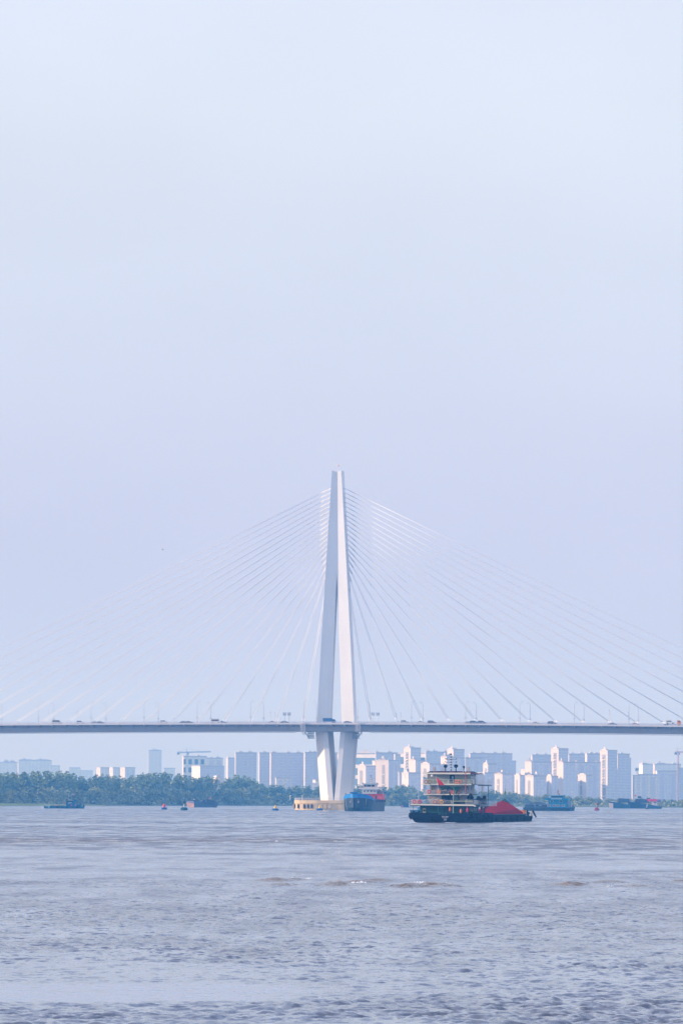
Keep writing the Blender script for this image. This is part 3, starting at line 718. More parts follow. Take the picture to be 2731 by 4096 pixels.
def building(label, x0, xm, x1, ytop, Y, fs='res', ls='lit', bumps=(), strip=None, balc=0, phi=None, cat='apartment block', name='apartment_block', depth=15.0, step=None, group=None):
    """x0..xm: sunlit end wall, xm..x1: shaded front, in photo pixels; stands at distance Y"""
    s = Y / F; l = max(0.6, (xm - x0) * s); wv = (x1 - xm) * s
    if phi is None: phi = max(R(4), min(R(38), math.asin(min(.62, l / depth))))
    D = l / math.sin(phi); W = wv / math.cos(phi)
    p = at(xm, 3195, Y); z1 = zat(xm, ytop, Y)
    t = thing(name, label, cat, (p.x, p.y, 0), phi, group)
    H = z1
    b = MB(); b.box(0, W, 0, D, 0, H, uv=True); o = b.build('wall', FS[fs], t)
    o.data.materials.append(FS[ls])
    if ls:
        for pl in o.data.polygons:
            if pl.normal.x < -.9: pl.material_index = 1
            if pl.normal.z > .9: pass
    MB().box(-.25, W+.25, -.25, D+.25, H+.003, H+1.1).build('parapet', FS['roof'] if ls != 'lit' or W > 8 else FS['lit'], t)
    for (a, c, yt) in bumps:
        xa = (a - xm) * s / math.cos(phi); xb = (c - xm) * s / math.cos(phi); zz = zat((a+c)/2, yt, Y + 5)
        xa = max(xa, .2) if a >= xm else .2; xb = max(xb, xa + 2)
        MB().box(xa, xb, D*.25, D*.8, H + 1.103, max(zz, H+2.2)).build('roof_house', FS['lit'] if (c - xm) < 14 else FS['roof'], t)
        if c - a > 9: MB().box(xa + (xb-xa)*.3, xa + (xb-xa)*.45, D*.4, D*.6, max(zz, H+2.2) + .01, max(zz, H+2.2) + 2.2).build('roof_mast', FS['roof'], t)
    if strip:      # recessed stair strip with balconies on the sunlit end wall, given in photo pixels
        a, c = strip; ya = (xm - c) * s / math.sin(phi); yb = (xm - a) * s / math.sin(phi); ya = max(ya, .3)
        MB().box(-.12, .4, ya, yb, 6, H - 3.5).build('stair_window', FS['glass'], t)
        n = int((H - 8) / 9.3)
        for k in range(n):
            MB().box(-.5, -.125, ya - .2, yb + .2, 9 + k*9.3, 9.9 + k*9.3).build('landing', FS['lit'], t)
        if balc:
            for k in range(int((H - 10) / 3.1)): MB().box(-1.3, -.13, ya + (yb-ya)*.45, yb + .1, 8 + k*3.1, 9.0 + k*3.1).build('balcony', FS['lit'], t)
    if step:
        a, c, yt = step; xa = (a - xm) * s; xb = (c - xm) * s
        MB().box(xa, xb, D*.1, D*.9, H + .01, zat(a, yt, Y)).build('upper_floors', FS[fs], t)
    # entrance doors and a row of balconies on the shaded front read as relief
    if W > 14 and fs in ('res', 'dense', 'pale'):
        nb = max(2, int(W / 11))
        for k in range(nb):
            xa = (k + .35) * W / nb; MB().box(xa, xa + 3.4, -.35, -.01, 3, H - 2).build('balcony_stack', FS['res'], t)
    return t
B = building
# far left, faintest
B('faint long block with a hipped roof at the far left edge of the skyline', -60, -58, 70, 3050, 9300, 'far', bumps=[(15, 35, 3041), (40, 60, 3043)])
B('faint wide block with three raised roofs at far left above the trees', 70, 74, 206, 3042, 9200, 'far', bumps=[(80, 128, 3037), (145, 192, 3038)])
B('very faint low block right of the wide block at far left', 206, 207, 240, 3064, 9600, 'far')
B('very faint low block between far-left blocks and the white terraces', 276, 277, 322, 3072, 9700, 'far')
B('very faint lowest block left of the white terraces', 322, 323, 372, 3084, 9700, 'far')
B('pale block with a sunlit stepped end, left of the pair above the tree dip', 385, 402, 436, 3072, 8200, 'pale', 'litw')
B('pale low block with a sunlit stub between two similar ones', 437, 452, 485, 3072, 8300, 'pale', 'litw')
B('pale block with sunlit end, rightmost of the three above the tree dip', 480, 500, 540, 3072, 8100, 'pale', 'litw')
B('lone faint slab tower standing high above the trees at left', 592, 594, 646, 3003, 9000, 'far', bumps=[(606, 634, 2999)], cat='tower block', name='tower_block')
B('faint low block just right of the lone slab tower', 655, 656, 700, 3074, 9600, 'far')
# left middle
B('white frame office block with a grid of dark openings under the tower crane', 727, 734, 826, 3027, 6600, 'grid', cat='office block', name='office_block', bumps=[(790, 800, 3024)])
B('grey block right of the white gridded office block', 825, 827, 891, 3034, 7000, 'pale', bumps=[(842, 850, 3031), (864, 880, 3031)])
B('low dark-roofed block in front of the grey block near the white house', 765, 800, 895, 3066, 6300, 'dense', 'pale', phi=R(30))
B('narrow pale block left of the long row of dark towers', 903, 911, 940, 3034, 6900, 'res', bumps=[(915, 922, 3030)])
B('broad slate-blue tower, leftmost of the long row left of the pylon', 938, 942, 1026, 3013, 6100, 'dense', bumps=[(955, 972, 3007), (991, 1010, 3006)], cat='tower block', name='tower_block')
B('slate-blue tower second from left in the row, right of a narrow gap', 1033, 1037, 1079, 3013, 6150, 'dense', bumps=[(1052, 1064, 3008)], cat='tower block', name='tower_block')
B('widest slate-blue tower with a bright end strip, third in the row', 1078, 1083, 1215, 3014, 5950, 'dense', bumps=[(1088, 1104, 3008), (1148, 1160, 3009), (1186, 1203, 3010)], cat='tower block', name='tower_block')
B('slate-blue tower partly behind the pylon left leg', 1214, 1219, 1282, 3012, 5900, 'dense', bumps=[(1234, 1246, 3007), (1255, 1264, 3008)], cat='tower block', name='tower_block')
B('slate-blue tower seen in the gap between the pylon lower legs', 1283, 1285, 1348, 3014, 5900, 'dense', cat='tower block', name='tower_block')
B('slate-blue tower with a bright end strip just behind the pylon right leg', 1348, 1353, 1420, 3016, 5950, 'dense', cat='tower block', name='tower_block')
B('long low white-roofed hall in front of the widest tower', 1100, 1104, 1165, 3114, 5300, 'pale', cat='hall', name='hall')
B('small pale block behind the trees beside the pylon left leg', 1250, 1262, 1285, 3123, 5300, 'pale', 'pale')
# right of the pylon
B('long office block with white horizontal bands right of the pylon', 1420, 1500, 1504, 3014, 6600, 'band', 'band', phi=R(62), cat='office block', name='office_block', bumps=[(1456, 1475, 3009)])
B('wide slate-blue block with roof frames behind the wide sunlit end wall', 1500, 1502, 1592, 3013, 6500, 'dense', bumps=[(1502, 1515, 3008), (1550, 1567, 3010)])
B('white banded wing left of the tall tower with balconies', 1590, 1614, 1616, 3014, 6450, 'band', 'band', phi=R(60), cat='office block', name='office_block')
B('slim block with a bright sunlit strip right of the wide end wall', 1575, 1579, 1600, 3020, 6300, 'dense')
B('tall tower with sunlit balconies left of the tug mast', 1614, 1641, 1682, 2994, 5900, 'dense', 'lit', strip=(1621, 1633), balc=1, bumps=[(1642, 1662, 2991)], cat='tower block', name='tower_block')
B('broad sunlit end wall in front of the tall balcony tower', 1636, 1661, 1700, 3043, 5500, 'res', bumps=[(1640, 1648, 3036), (1658, 1668, 3037)])
B('white banded office wing behind and right of the tall balcony tower', 1682, 1703, 1706, 3014, 6500, 'band', 'band', phi=R(60), cat='office block', name='office_block')
B('wide slate-blue block left of the tug masts', 1700, 1702, 1788, 3010, 6400, 'dense', bumps=[(1704, 1722, 3006), (1728, 1750, 3007), (1776, 1786, 3010)])
B('stepped sunlit block with stair strip just right of the pylon foot', 1430, 1462, 1502, 3066, 5250, 'res', strip=(1438, 1450), bumps=[(1434, 1444, 3056)])
B('small shaded roof block behind the stepped block by the pylon', 1488, 1500, 1512, 3047, 5700, 'res', 'lit')
B('broadest sunlit end wall with dark stair strip above the blue ship', 1502, 1553, 1594, 3044, 5200, 'res', strip=(1527, 1538), bumps=[(1504, 1513, 3035), (1518, 1532, 3038)], phi=R(50))
B('low sunlit end wall with tiny windows below the tall balcony tower', 1607, 1633, 1682, 3094, 5050, 'res', 'litw', bumps=[(1612, 1630, 3090)])
B('shaded low wing with a thin bright edge left of the low windowed end wall', 1592, 1595, 1608, 3092, 5100, 'res')
B('sunlit end wall with dark stair strip left of the tug wheelhouse', 1683, 1717, 1760, 3058, 5100, 'res', strip=(1693, 1704), bumps=[(1687, 1694, 3053)])
B('plain tall sunlit end wall behind the tug mast', 1762, 1786, 1830, 3030, 5500, 'res', bumps=[(1763, 1771, 3025), (1779, 1790, 3027)])
B('tall tower with sunlit end behind the striped tug mast', 1788, 1812, 1856, 3000, 5900, 'dense', 'lit', strip=(1795, 1804), bumps=[(1812, 1830, 2994)], cat='tower block', name='tower_block')
B('widest slate-blue block above the red tarpaulin barge', 1876, 1879, 2047, 3016, 6050, 'dense', bumps=[(1888, 1900, 3010), (1923, 1937, 3011), (1973, 1986, 3011), (2007, 2022, 3011)])
B('long low slate-blue block behind the tug wheelhouse', 1828, 1830, 1935, 3034, 5800, 'res')
B('stepped sunlit end wall right of the tug roof', 1932, 1950, 1985, 3058, 5400, 'res', strip=(1938, 1946), bumps=[(1934, 1944, 3053)])
B('low sunlit end wall seen through the tug right-hand railing', 1912, 1937, 1990, 3094, 5100, 'res')
B('low sunlit end wall with windows left of the red tarpaulin peak', 1978, 2008, 2048, 3099, 5000, 'res', strip=(1988, 1997), bumps=[(1985, 1992, 3094), (1997, 2006, 3095), (2018, 2028, 3096), (2034, 2042, 3095)])
B('narrow slate-blue block right behind the widest block', 2045, 2046, 2062, 3046, 6300, 'dense')
B('small distant sunlit block in the gap right of the widest block', 2083, 2097, 2100, 3080, 6800, 'pale')
B('low twin-strip sunlit end wall above the right slope of the red tarpaulin', 2058, 2078, 2103, 3104, 5050, 'res', strip=(2065, 2069), bumps=[(2063, 2072, 3096)])
B('tall plain sunlit end wall left of the tall right-hand tower', 2100, 2124, 2206, 3050, 5500, 'res', bumps=[(2102, 2112, 3042), (2115, 2126, 3043)])
B('slate-blue block with roof frames behind the plain tall end wall', 2124, 2127, 2206, 3022, 6000, 'dense', bumps=[(2142, 2152, 3015), (2177, 2188, 3016)])
B('low sunlit end wall with two dark window columns, below the plain tall end wall', 2101, 2132, 2184, 3106, 4980, 'res', strip=(2111, 2120), bumps=[(2103, 2110, 3099), (2128, 2136, 3100), (2143, 2152, 3097), (2156, 2166, 3100)])
B('low narrow sunlit end wall behind the cyan push boat masts', 2186, 2204, 2230, 3108, 5000, 'res', strip=(2189, 2193), bumps=[(2190, 2197, 3097)])
B('tallest right-hand tower with sunlit balconies', 2204, 2232, 2272, 2997, 5850, 'dense', 'lit', strip=(2212, 2225), balc=1, bumps=[(2220, 2244, 2992)], cat='tower block', name='tower_block')
B('dull sunlit end wall below the tallest right-hand tower', 2230, 2251, 2302, 3051, 5400, 'res', bumps=[(2231, 2240, 3044), (2244, 2256, 3047)])
B('long slate-blue block with small roof houses between the two tall right towers', 2272, 2274, 2342, 3018, 6100, 'dense', bumps=[(2283, 2294, 3012), (2320, 2332, 3012)])
B('slate-blue block with a narrow bright recess right of the long one', 2340, 2346, 2400, 3017, 6050, 'dense', bumps=[(2360, 2372, 3011), (2384, 2392, 3014)])
B('broad middle block with a flat roof in front of the right-hand towers', 2300, 2302, 2400, 3052, 5500, 'res', bumps=[(2296, 2303, 3041), (2384, 2388, 3044)])
B('sunlit end wall split by a dark window strip, standing alone above the trees at right', 2312, 2342, 2364, 3103, 5000, 'res', strip=(2320, 2328), bumps=[(2324, 2332, 3097)])
B('tall right tower with sunlit end and balconies, nearest the right edge', 2400, 2428, 2467, 3004, 5800, 'dense', 'lit', strip=(2407, 2421), balc=1, bumps=[(2415, 2438, 3000)], cat='tower block', name='tower_block')
B('slate-blue block attached right of the last tall tower', 2467, 2468, 2516, 3018, 6000, 'dense', bumps=[(2481, 2492, 3012)])
B('narrow lower slate-blue block at the right end of the cluster', 2515, 2516, 2522, 3035, 6100, 'dense')
B('low block with a bright narrow end wall right of the cluster', 2530, 2534, 2576, 3104, 6000, 'pale')
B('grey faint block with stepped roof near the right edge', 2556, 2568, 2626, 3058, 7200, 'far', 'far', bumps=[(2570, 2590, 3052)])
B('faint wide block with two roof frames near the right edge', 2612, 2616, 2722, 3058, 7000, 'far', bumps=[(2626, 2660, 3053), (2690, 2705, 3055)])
B('low pale housing behind the moored barges', 2550, 2554, 2626, 3100, 6000, 'pale')
B('big unfinished concrete block beside the crane at the right edge', 2622, 2626, 2712, 3086, 6200, 'res', 'pale')
B('dark blue block cut by the right edge of the view', 2712, 2714, 2800, 3075, 5800, 'dense')
# white house in the wood
def house():
    Y = ground(873, shore(873)).y + 75; s = Y / F; p = at(862, 3130, Y)
    t = thing('white_house', 'small white house with a dark round opening standing among the far-bank trees', 'house', (p.x, Y, 0), R(20)); wd = 25 * s
    z0 = 0; z1 = zat(870, 3111, Y); zr = zat(870, 3104, Y)
    MB().prism([(0, z0), (wd, z0), (wd, z1 - 1), (wd*.85, zr), (wd*.25, zr), (0, z1)], 0, 7).build('wall', mat('house_plaster', (.85, .72, .62), .8), t)
    MB().lathe([(1.6, 0), (1.6, .2)], 14).build('window', FS['glass'], t).matrix_local = Matrix.Translation((wd*.42, -.08, z1 - 3.4)) @ Matrix.Rotation(R(90), 4, 'X')
    MB().prism([(wd*.22, zr), (wd*.88, zr), (wd*.84, zr+.35), (wd*.26, zr+.35)], -.3, 7.3).build('roof', FS['lit'], t)
house()
def crane(label, px, yt, yj, xl, xr, Y, col, base=3190, mastw=1.8):
    p = at(px, 3190, Y); s = Y / F
    t = thing('tower_crane', label, 'crane', (p.x, Y, 0)); m_ = mat('crane_%.2f' % col[0], col, .6)
    zj = zat(px, yj, Y); zt_ = zat(px, yt, Y)
    def lattice(a, b, wd, n, nm):
        a, b = Vector(a), Vector(b); d = (b - a); m = MB(); up = Vector((0, 0, 1)) if abs(d.normalized().z) < .9 else Vector((1, 0, 0)); q = Vector((0, 1, 0))
        for i in (-.5, .5):
            for j in (-.5, .5): m.tube([a + up*wd*i + q*wd*j, b + up*wd*i + q*wd*j], .22, 4)
        for k in range(n):
            u0, u1 = a + d*(k/n), a + d*((k+1)/n)
            for j in (-.5, .5): m.tube([u0 + up*wd*(-.5) + q*wd*j, u1 + up*wd*.5 + q*wd*j], .15, 4); m.tube([u1 + up*wd*(-.5) + q*wd*j, u1 + up*wd*.5 + q*wd*j], .15, 4)
        return m.build(nm, m_, t)
    lattice((0, 0, 0), (0, 0, zj), mastw, 16, 'mast')
    lattice(((xl-px)*s, 0, zj), ((xr-px)*s, 0, zj + (xr-px)*s*.04), 1.2, 14, 'jib')
    m = MB(); m.tube([(0, 0, zj), (-.8, 0, zt_)], .3, 5); m.tube([(-.8, 0, zt_), ((xr-px)*s*.6, 0, zj+1.5)], .08, 4); m.tube([(-.8, 0, zt_), ((xl-px)*s*.9, 0, zj+.6)], .08, 4); m.build('apex', m_, t)
    MB().box((xl-px)*s, (xl-px)*s + 3, -1, 1, zj - 2.6, zj - .2).build('counterweight', mat('crane_weight', (.25, .27, .33), .8), t)
    MB().box(.6, 2.2, -1, 1, zj - 2.8, zj - .4).build('cabin', m_, t)
crane('blue tower crane over the white gridded office block', 748, 2994, 3010, 708, 843, 7000, (.22, .28, .42))
crane('pink and grey tower crane near the right edge of the view', 2709, 2992, 3009, 2695, 2790, 6150, (.62, .34, .38))
crane('faint small crane left of the grey stepped block near the right edge', 2545, 3068, 3075, 2538, 2560, 7600, (.45, .42, .5), mastw=1.5)
crane('orange crane mast with a bright lamp seen above the blue ship wheelhouse', 1494, 3104, 3107, 1466, 1512, 5400, (.8, .42, .34), mastw=1.5)

# ------------------------------------------------------------------ boats
navy = mat('hull_navy', (0.004, 0.008, 0.02), .8, .3, .5, streak=.3, streak_col=(0.03, 0.018, 0.02), spec=.04)
whp = mat('house_white', (0.72, 0.69, 0.66), .5, .06, .8, streak=.25, streak_col=(.4, .3, .2))
cream = mat('deck_edge_cream', (0.86, 0.80, 0.64), .5, .06, 1)
teal = mat('house_teal', (0.022, 0.11, 0.095), .7, .15, .6, streak=.2, streak_col=(.12, .08, .05))
olive = mat('panel_olive', (0.26, 0.30, 0.17), .6, .1, 1)
blk = mat('black_iron', (0.006, 0.007, 0.011), .8, .1, 2, spec=.05)
deckr = mat('deck_red', (0.22, 0.02, 0.03), .6, .15, 1)
rail = mat('rail_white', (0.78, 0.77, 0.75), .45, .03, 2)
gls = mat('window_glass', (0.02, 0.035, 0.05), .12, .05, 1)
tyre = mat('tyre_rubber', (0.008, 0.008, 0.010), .9, .1, 3, spec=.03)
rust = mat('rusty_steel', (0.20, 0.11, 0.07), .75, .3, .8)

def hull_loft(L, B, zt, zk=1.2, bow=6, stern=3, rake=2.5, sheer=.5, x0=0, name='hull', m=None, parent=None, belly=.86):
    """hull along +y (bow at y=L), deck height zt"""
    N = 14; rings = []
    for i in range(N + 1):
        y = L * i / N
        k = 1.0
        if y > L - bow: k = max(.12, 1 - ((y - (L - bow)) / bow) ** 2.2 * .86)
        if y < stern: k = min(k, .82 + .18 * y / stern)
        b = B / 2 * k; zs = zt + sheer * max(0, (y - L*.7) / (L*.3)) ** 2 + sheer*.4 * max(0, (L*.15 - y) / (L*.15))
        yr = y
        zlow = -1.0 if y < L - rake*1.4 else -1.0 + (y - (L - rake*1.4)) / (rake*1.4) * .9
        rings.append([(x0 - b*belly, min(yr, L - rake), zlow), (x0 - b, yr - max(0, (yr - (L - rake)) * .3), zk), (x0 - b, yr, zs), (x0 + b, yr, zs), (x0 + b, yr - max(0, (yr - (L - rake)) * .3), zk), (x0 + b*belly, min(yr, L - rake), zlow)])
    return MB().loft(rings).build(name, m, parent)
def railing(pts, h, parent, name='railing', m=None, step=1.3, bars=3, r=.035):
    mb = MB(); pts = [Vector(p) for p in pts]
    for a, b in zip(pts[:-1], pts[1:]):
        for k in range(1, bars + 1): mb.tube([a + Vector((0, 0, h*k/bars)), b + Vector((0, 0, h*k/bars))], r, 4)
        n = max(1, int((b - a).length / step))
        for i in range(n + 1): p = a.lerp(b, i / n); mb.tube([p, p + Vector((0, 0, h))], r, 4)
    return mb.build(name, m or rail, parent)
def boxp(name, m, par, *b, bevel=0.0): return MB().box(*b).build(name, m, par, bevel=bevel)
def flag(name_m, par, x, y, z, wd, hh, droop=.4):
    m = MB(); n = 5
    for i in range(n + 1):
        u = i / n; m.v += [(x + wd*u, y + .12*math.sin(u*5), z - droop*u*hh), (x + wd*u, y + .12*math.sin(u*5), z - hh - droop*u*hh)]
    m.f = [(2*i, 2*i+1, 2*i+3, 2*i+2) for i in range(n)]
    return m.build('flag', name_m, par)
flagred = mat('flag_red', (0.75, 0.02, 0.02), .7, .05, 1)

# ---- big push tug seen from its stern
CONV = R(-11)
tp = ground(1765, 3290.3)
tug = thing('push_tug', 'big dark-hulled push tug with four white-edged decks seen from its stern', 'tugboat', (tp.x, tp.y, 0), CONV)
tugw = mat('tug_house_white', (0.50, 0.48, 0.47), .6, .10, .8, streak=.35, streak_col=(.25, .18, .12))
def build_tug(t):
    # hull with raked corners
    def rg(z, x, y0, y1): return [(-x, y0 + 1.2, z), (-x + 1.0, y0, z), (x - 1.0, y0, z), (x, y0 + 1.2, z), (x, y1, z), (-x, y1, z)]
    MB().loft([rg(-.9, 7.2, 1.4, 31), rg(.1, 7.6, .6, 32), rg(1.35, 8.5, 0, 33), rg(1.7, 8.55, -.05, 33)]).build('hull', navy, t)
    boxp('deck', mat('deck_green', (.05, .09, .08), .7), t, -8.2, 8.2, .4, 32.5, 1.703, 1.72)
    def bul(x0, x1, y0, y1, h, nm='bulwark'): return MB().box(x0, x1, y0, y1, 1.72, h).build(nm, navy, t, bevel=.05)
    bul(-8.5, -.9, -.02, .16, 2.55); bul(1.5, 8.5, -.02, .16, 2.5); bul(-.9, 1.5, -.02, .14, 2.1)
    bul(-8.52, -8.36, .16, 20, 2.7); bul(8.36, 8.52, .16, 32, 2.6)
    MB().tube([(-8.55, .2, 2.5), (-8.62, .1, 1.6), (-8.2, .2, .9)], [.32, .36, .25], 8).build('fender', tyre, t)
    for k, y in enumerate((1.5, 7, 13, 19, 25, 31)):
        MB().torus((8.62, y, 1.5), .5, .2, 12, 6, axis='x').build('tyre_fender', tyre, t)
    for k in range(-3, 4): MB().box(k*2.3-.06, k*2.3+.06, -.09, -.03, .3, 1.9).build('hull_rib', navy, t)
    for x in (-7.7, -6.3): MB().lathe([(.2, 0), (.2, .65), (.3, .68), (.3, .85), (.1, .9)], 10, (x, 1.0, 2.3)).build('bollard', blk, t)
    # stern name
    def text(s, size, x, z):
        c = bpy.data.curves.new('lettering', 'FONT'); c.body = s; c.size = size; c.align_x = 'CENTER'; c.extrude = .01
        o = bpy.data.objects.new('lettering_curve', c); COL.objects.link(o); dg = bpy.context.evaluated_depsgraph_get(); me = bpy.data.meshes.new_from_object(o.evaluated_get(dg))
        COL.objects.unlink(o); bpy.data.objects.remove(o)
        me.materials.clear(); me.materials.append(rail); q = bpy.data.objects.new('stern_lettering', me); COL.objects.link(q); q.parent = t; q.location = (x, -.16 if z > 1.7 else -.07, z); q.rotation_euler = (R(90), 0, 0)
    text('皖运 6009', .44, .95, 1.42); text('WANYUN 6009', .2, .95, 1.17); text('安徽', .38, .95, .72); text('ANHUI', .2, .95, .48)
    # main deck house, teal
    h1 = boxp('deck_house', teal, t, -6.6, 6.7, 4.2, 20, 1.72, 4.72)
    for x in (-5.4,): boxp('door', mat('door_pale', (.45, .42, .33), .6), h1, x-.4, x+.4, 4.08, 4.19, 1.9, 3.8)
    boxp('window', gls, h1, -5.7, -5.1, 4.02, 4.07, 3.0, 3.45)
    for x in (-1.0, -.2, .6, 1.6): boxp('door', mat('door_dark', (.02, .06, .06), .5), h1, x, x+.5, 4.08, 4.19, 1.9, 3.7)
    for y in (6, 9, 12, 15, 18): boxp('window', gls, h1, 6.71, 6.76, y, y+.9, 3.0, 3.9)
    for x in (-8.0, -4.5, -1.2, 2.2, 5.5, 8.0): MB().tube([(x, 1.5, 1.72), (x, 1.5, 4.7)], .07, 6).build('stanchion', teal, t)
    for (x, z, s_, c) in ((2.05, 3.4, .8, 'orange'), (5.0, 2.9, .9, 'orange'), (6.75, 3.2, 1.0, 'red')):
        q = MB().lathe([(.08, .9*s_), (.2, .6*s_), (.3, .1), (.26, -.2), (.05, -.45)], 8, (x, 1.2, z)).build('work_jacket', mat('jacket_'+c, (.85, .18, .04) if c == 'orange' else (.7, .02, .06), .7), t)
    # boat deck
    MB().prism([(-8.7, 4.73), (-8.4, 5.02), (8.3, 4.92), (9.0, 4.55), (9.0, 4.3), (-8.6, 4.42)], 1.2, 24).build('boat_deck', mat('deck_under', (.05, .07, .075), .8), t)
    MB().prism([(-8.75, 4.55), (-8.5, 4.98), (8.35, 4.86), (9.05, 4.5), (9.05, 4.25), (8.3, 4.45), (-8.6, 4.6)], 1.0, 1.19).build('deck_edge', cream, t)
    boxp('side_walkway', mat('walkway_pale', (.5, .52, .5), .6), t, 9.1, 11.2, 8, 22, 4.45, 4.6)
    railing([(9.1, 8, 4.6), (11.2, 8, 4.6), (11.2, 22, 4.6)], 1.15, t, step=1.5)
    railing([(-8.5, 12, 5.0), (-8.5, 1.3, 5.0), (.6, 1.3, 5.0)], 1.05, t, bars=3)
    railing([(.6, 1.3, 5.0), (2.4, 1.3, 5.0)], .9, t); railing([(6.3, 1.3, 4.9), (8.6, 1.3, 4.8), (8.8, 12, 4.8)], 1.2, t, bars=4)
    boxp('side_box', tugw, t, -8.6, -7.0, 5, 9, 5.02, 6.15)
    h2 = boxp('second_house', tugw, t, -5.3, 5.3, 8.2, 19, 5.03, 7.45)
    boxp('bay_shade_panel', blk, h2, -1.4, 3.3, 8.02, 8.19, 5.1, 7.3); boxp('window', mat('lit_sky_glass', (.25, .42, .45), .2), h2, 1.9, 3.1, 7.95, 8.01, 6.0, 7.0)  # black panel paints the shade inside the bay; pane colour holds sky light
    boxp('equipment_row', olive, t, 1.8, 7.6, 4.3, 4.7, 5.05, 5.9); boxp('dark_cover', blk, t, 2.6, 7.6, 3.3, 4.2, 5.03, 5.5)
    # stair to the next deck
    st = MB()
    for k in range(7): st.box(-3.9 + k*.42, -3.3 + k*.42, 5.0, 5.9, 5.15 + k*.33, 5.24 + k*.33)
    st.tube([(-3.9, 5, 6.0), (-.9, 5, 8.2)], .04, 4); st.build('stair', cream, t)
    # third level
    MB().box(-5.7, 6.5, 4.6, 19, 7.42, 7.56).build('upper_deck', mat('deck_under', (.05, .07, .075), .8), t)
    for a, b in ((-5.75, 1.3), (1.75, 6.6)): boxp('deck_edge', cream, t, a, b, 4.4, 4.59, 7.36, 7.68)
    railing([(-5.6, 12, 7.6), (-5.6, 4.6, 7.6), (6.4, 4.6, 7.6), (6.4, 14, 7.6)], 1.05, t, bars=3)
    h3 = boxp('third_house', tugw, t, -4.6, 5.7, 8.0, 19.0, 7.57, 10.08)
    for x in (-4.2, 1.2): boxp('window', gls, h3, x, x+.5, 7.93, 7.99, 8.7, 9.6)
    boxp('window_frame', mat('frame_brown', (.4, .26, .12), .6), h3, -4.0, -3.6, 7.88, 7.92, 8.9, 9.5)
    boxp('door', gls, h3, .0, .6, 7.93, 7.99, 7.8, 9.7)
    for y in (8.6, 9.8, 11): boxp('window', mat('window_teal', (.02, .14, .18), .2), h3, 5.71, 5.76, y, y+.55, 8.6, 9.7)
    st = MB()
    for k in range(7): st.box(4.4 + k*.35, 4.95 + k*.35, 5.2, 6.0, 7.75 + k*.33, 7.84 + k*.33)
    st.build('stair', tugw, t)
    MB().lathe([(.12, 0), (.3, .4), (.5, 1.1), (1.25, 1.9), (1.2, 2.0), (.1, 2.0)], 10, (3.2, 4.0, 7.6)).build('ventilation_funnel', mat('funnel_green', (.04, .16, .11), .5), t)
    MB().tube([(2.95, 1.0, 1.8), (2.95, 1.2, 7.7)], .11, 6).build('drain_pipe', mat('pipe_olive', (.3, .36, .28), .5), t)
    r_ = random.Random(9); v, f = leaves([((.2, 4.5, 9.4), (1.0, .6, .55)), ((-.7, 4.6, 9.0), (.7, .5, .5)), ((1.0, 4.6, 9.2), (.7, .5, .45))], 260, .16, 4); m = MB(); m.v = v; m.f = f; m.build('potted_bush', mat('bush_leaf', (.03, .10, .05), .7), t)
    boxp('flower_trough', blk, t, -1.2, 1.5, 4.7, 5.1, 7.6, 8.4)
    # fourth level, wheelhouse
    MB().box(-5.9, 8.2, 4.2, 18.5, 10.09, 10.22).build('bridge_deck', mat('deck_under', (.05, .07, .075), .8), t)
    boxp('deck_edge', cream, t, -6.0, 7.3, 4.0, 4.19, 10.02, 10.42)
    boxp('bridge_wing', mat('wing_dark', (.05, .09, .1), .6), t, 8.3, 11.0, 9, 15, 9.85, 10.15)
    railing([(-5.9, 10, 10.3), (-5.9, 4.2, 10.3), (8.0, 4.2, 10.3)], 1.15, t, bars=3); railing([(8.0, 9, 10.2), (11.0, 9, 10.2), (11.0, 15, 10.2)], 1.15, t, bars=4)
    for (x, y) in ((8.6, 14.5), (10.6, 12)): MB().tube([(x, y, 4.6), (x, y, 9.9)], .11, 6).build('wing_prop', whp if x < 9 else mat('prop_dark', (.1, .13, .17), .5), t)
    h4 = boxp('wheelhouse', mat('wheelhouse_wall', (.34, .35, .31), .6, .1, .6, streak=.3, streak_col=(.25, .25, .15)), t, -5.2, 6.4, 7.0, 17, 10.23, 13.0)
    boxp('lower_panel', olive, h4, -5.3, 0.9, 6.9, 6.99, 10.3, 11.7); boxp('lower_panel', olive, h4, 2.4, 6.5, 6.9, 6.99, 10.3, 11.9)
    boxp('door', blk, h4, 1.0, 2.3, 6.88, 6.98, 10.3, 12.7); boxp('window', mat('lit_sky_glass', (.25, .42, .45), .2), h4, 1.5, 2.0, 6.82, 6.87, 11.7, 12.4)
    for y in (8, 10, 12, 14): boxp('window', gls, h4, 6.41, 6.46, y, y+1.4, 11.5, 12.5)
    for (x, y) in ((7.3, 7.5), (7.4, 13)): MB().tube([(x, y, 10.2), (x, y, 13)], .06, 6).build('roof_post', rail, t)
    MB().prism([(-6.0, 13.0), (-5.9, 13.3), (6.9, 13.3), (8.1, 13.1), (6.6, 12.95)], 5.8, 18.5).build('wheelhouse_roof', deckr, t)
    boxp('deck_edge', cream, t, -6.15, 6.8, 5.6, 5.79, 12.92, 13.34)
    MB().prism([(-5.4, 13.31), (-4.4, 13.75), (6.0, 13.75), (6.9, 13.31)], 7, 16).build('roof_coaming', blk, t)
    for k in range(5): MB().box(-3.5 + k*2.2, -2.0 + k*2.2, 6.6, 6.9, 13.31, 13.6).build('deck_locker', deckr, t)
    # mast banded black and white with yards
    x = .95; MB().tube([(x, 9, 13.3), (x, 9, 18.7)], [.2, .14], 8).build('mast', rail, t)
    for z in (13.9, 14.6, 15.3, 16.0, 16.7, 17.4, 18.1): MB().tube([(x, 9, z), (x, 9, z+.32)], .215, 8).build('mast_band', blk, t)
    m = MB()
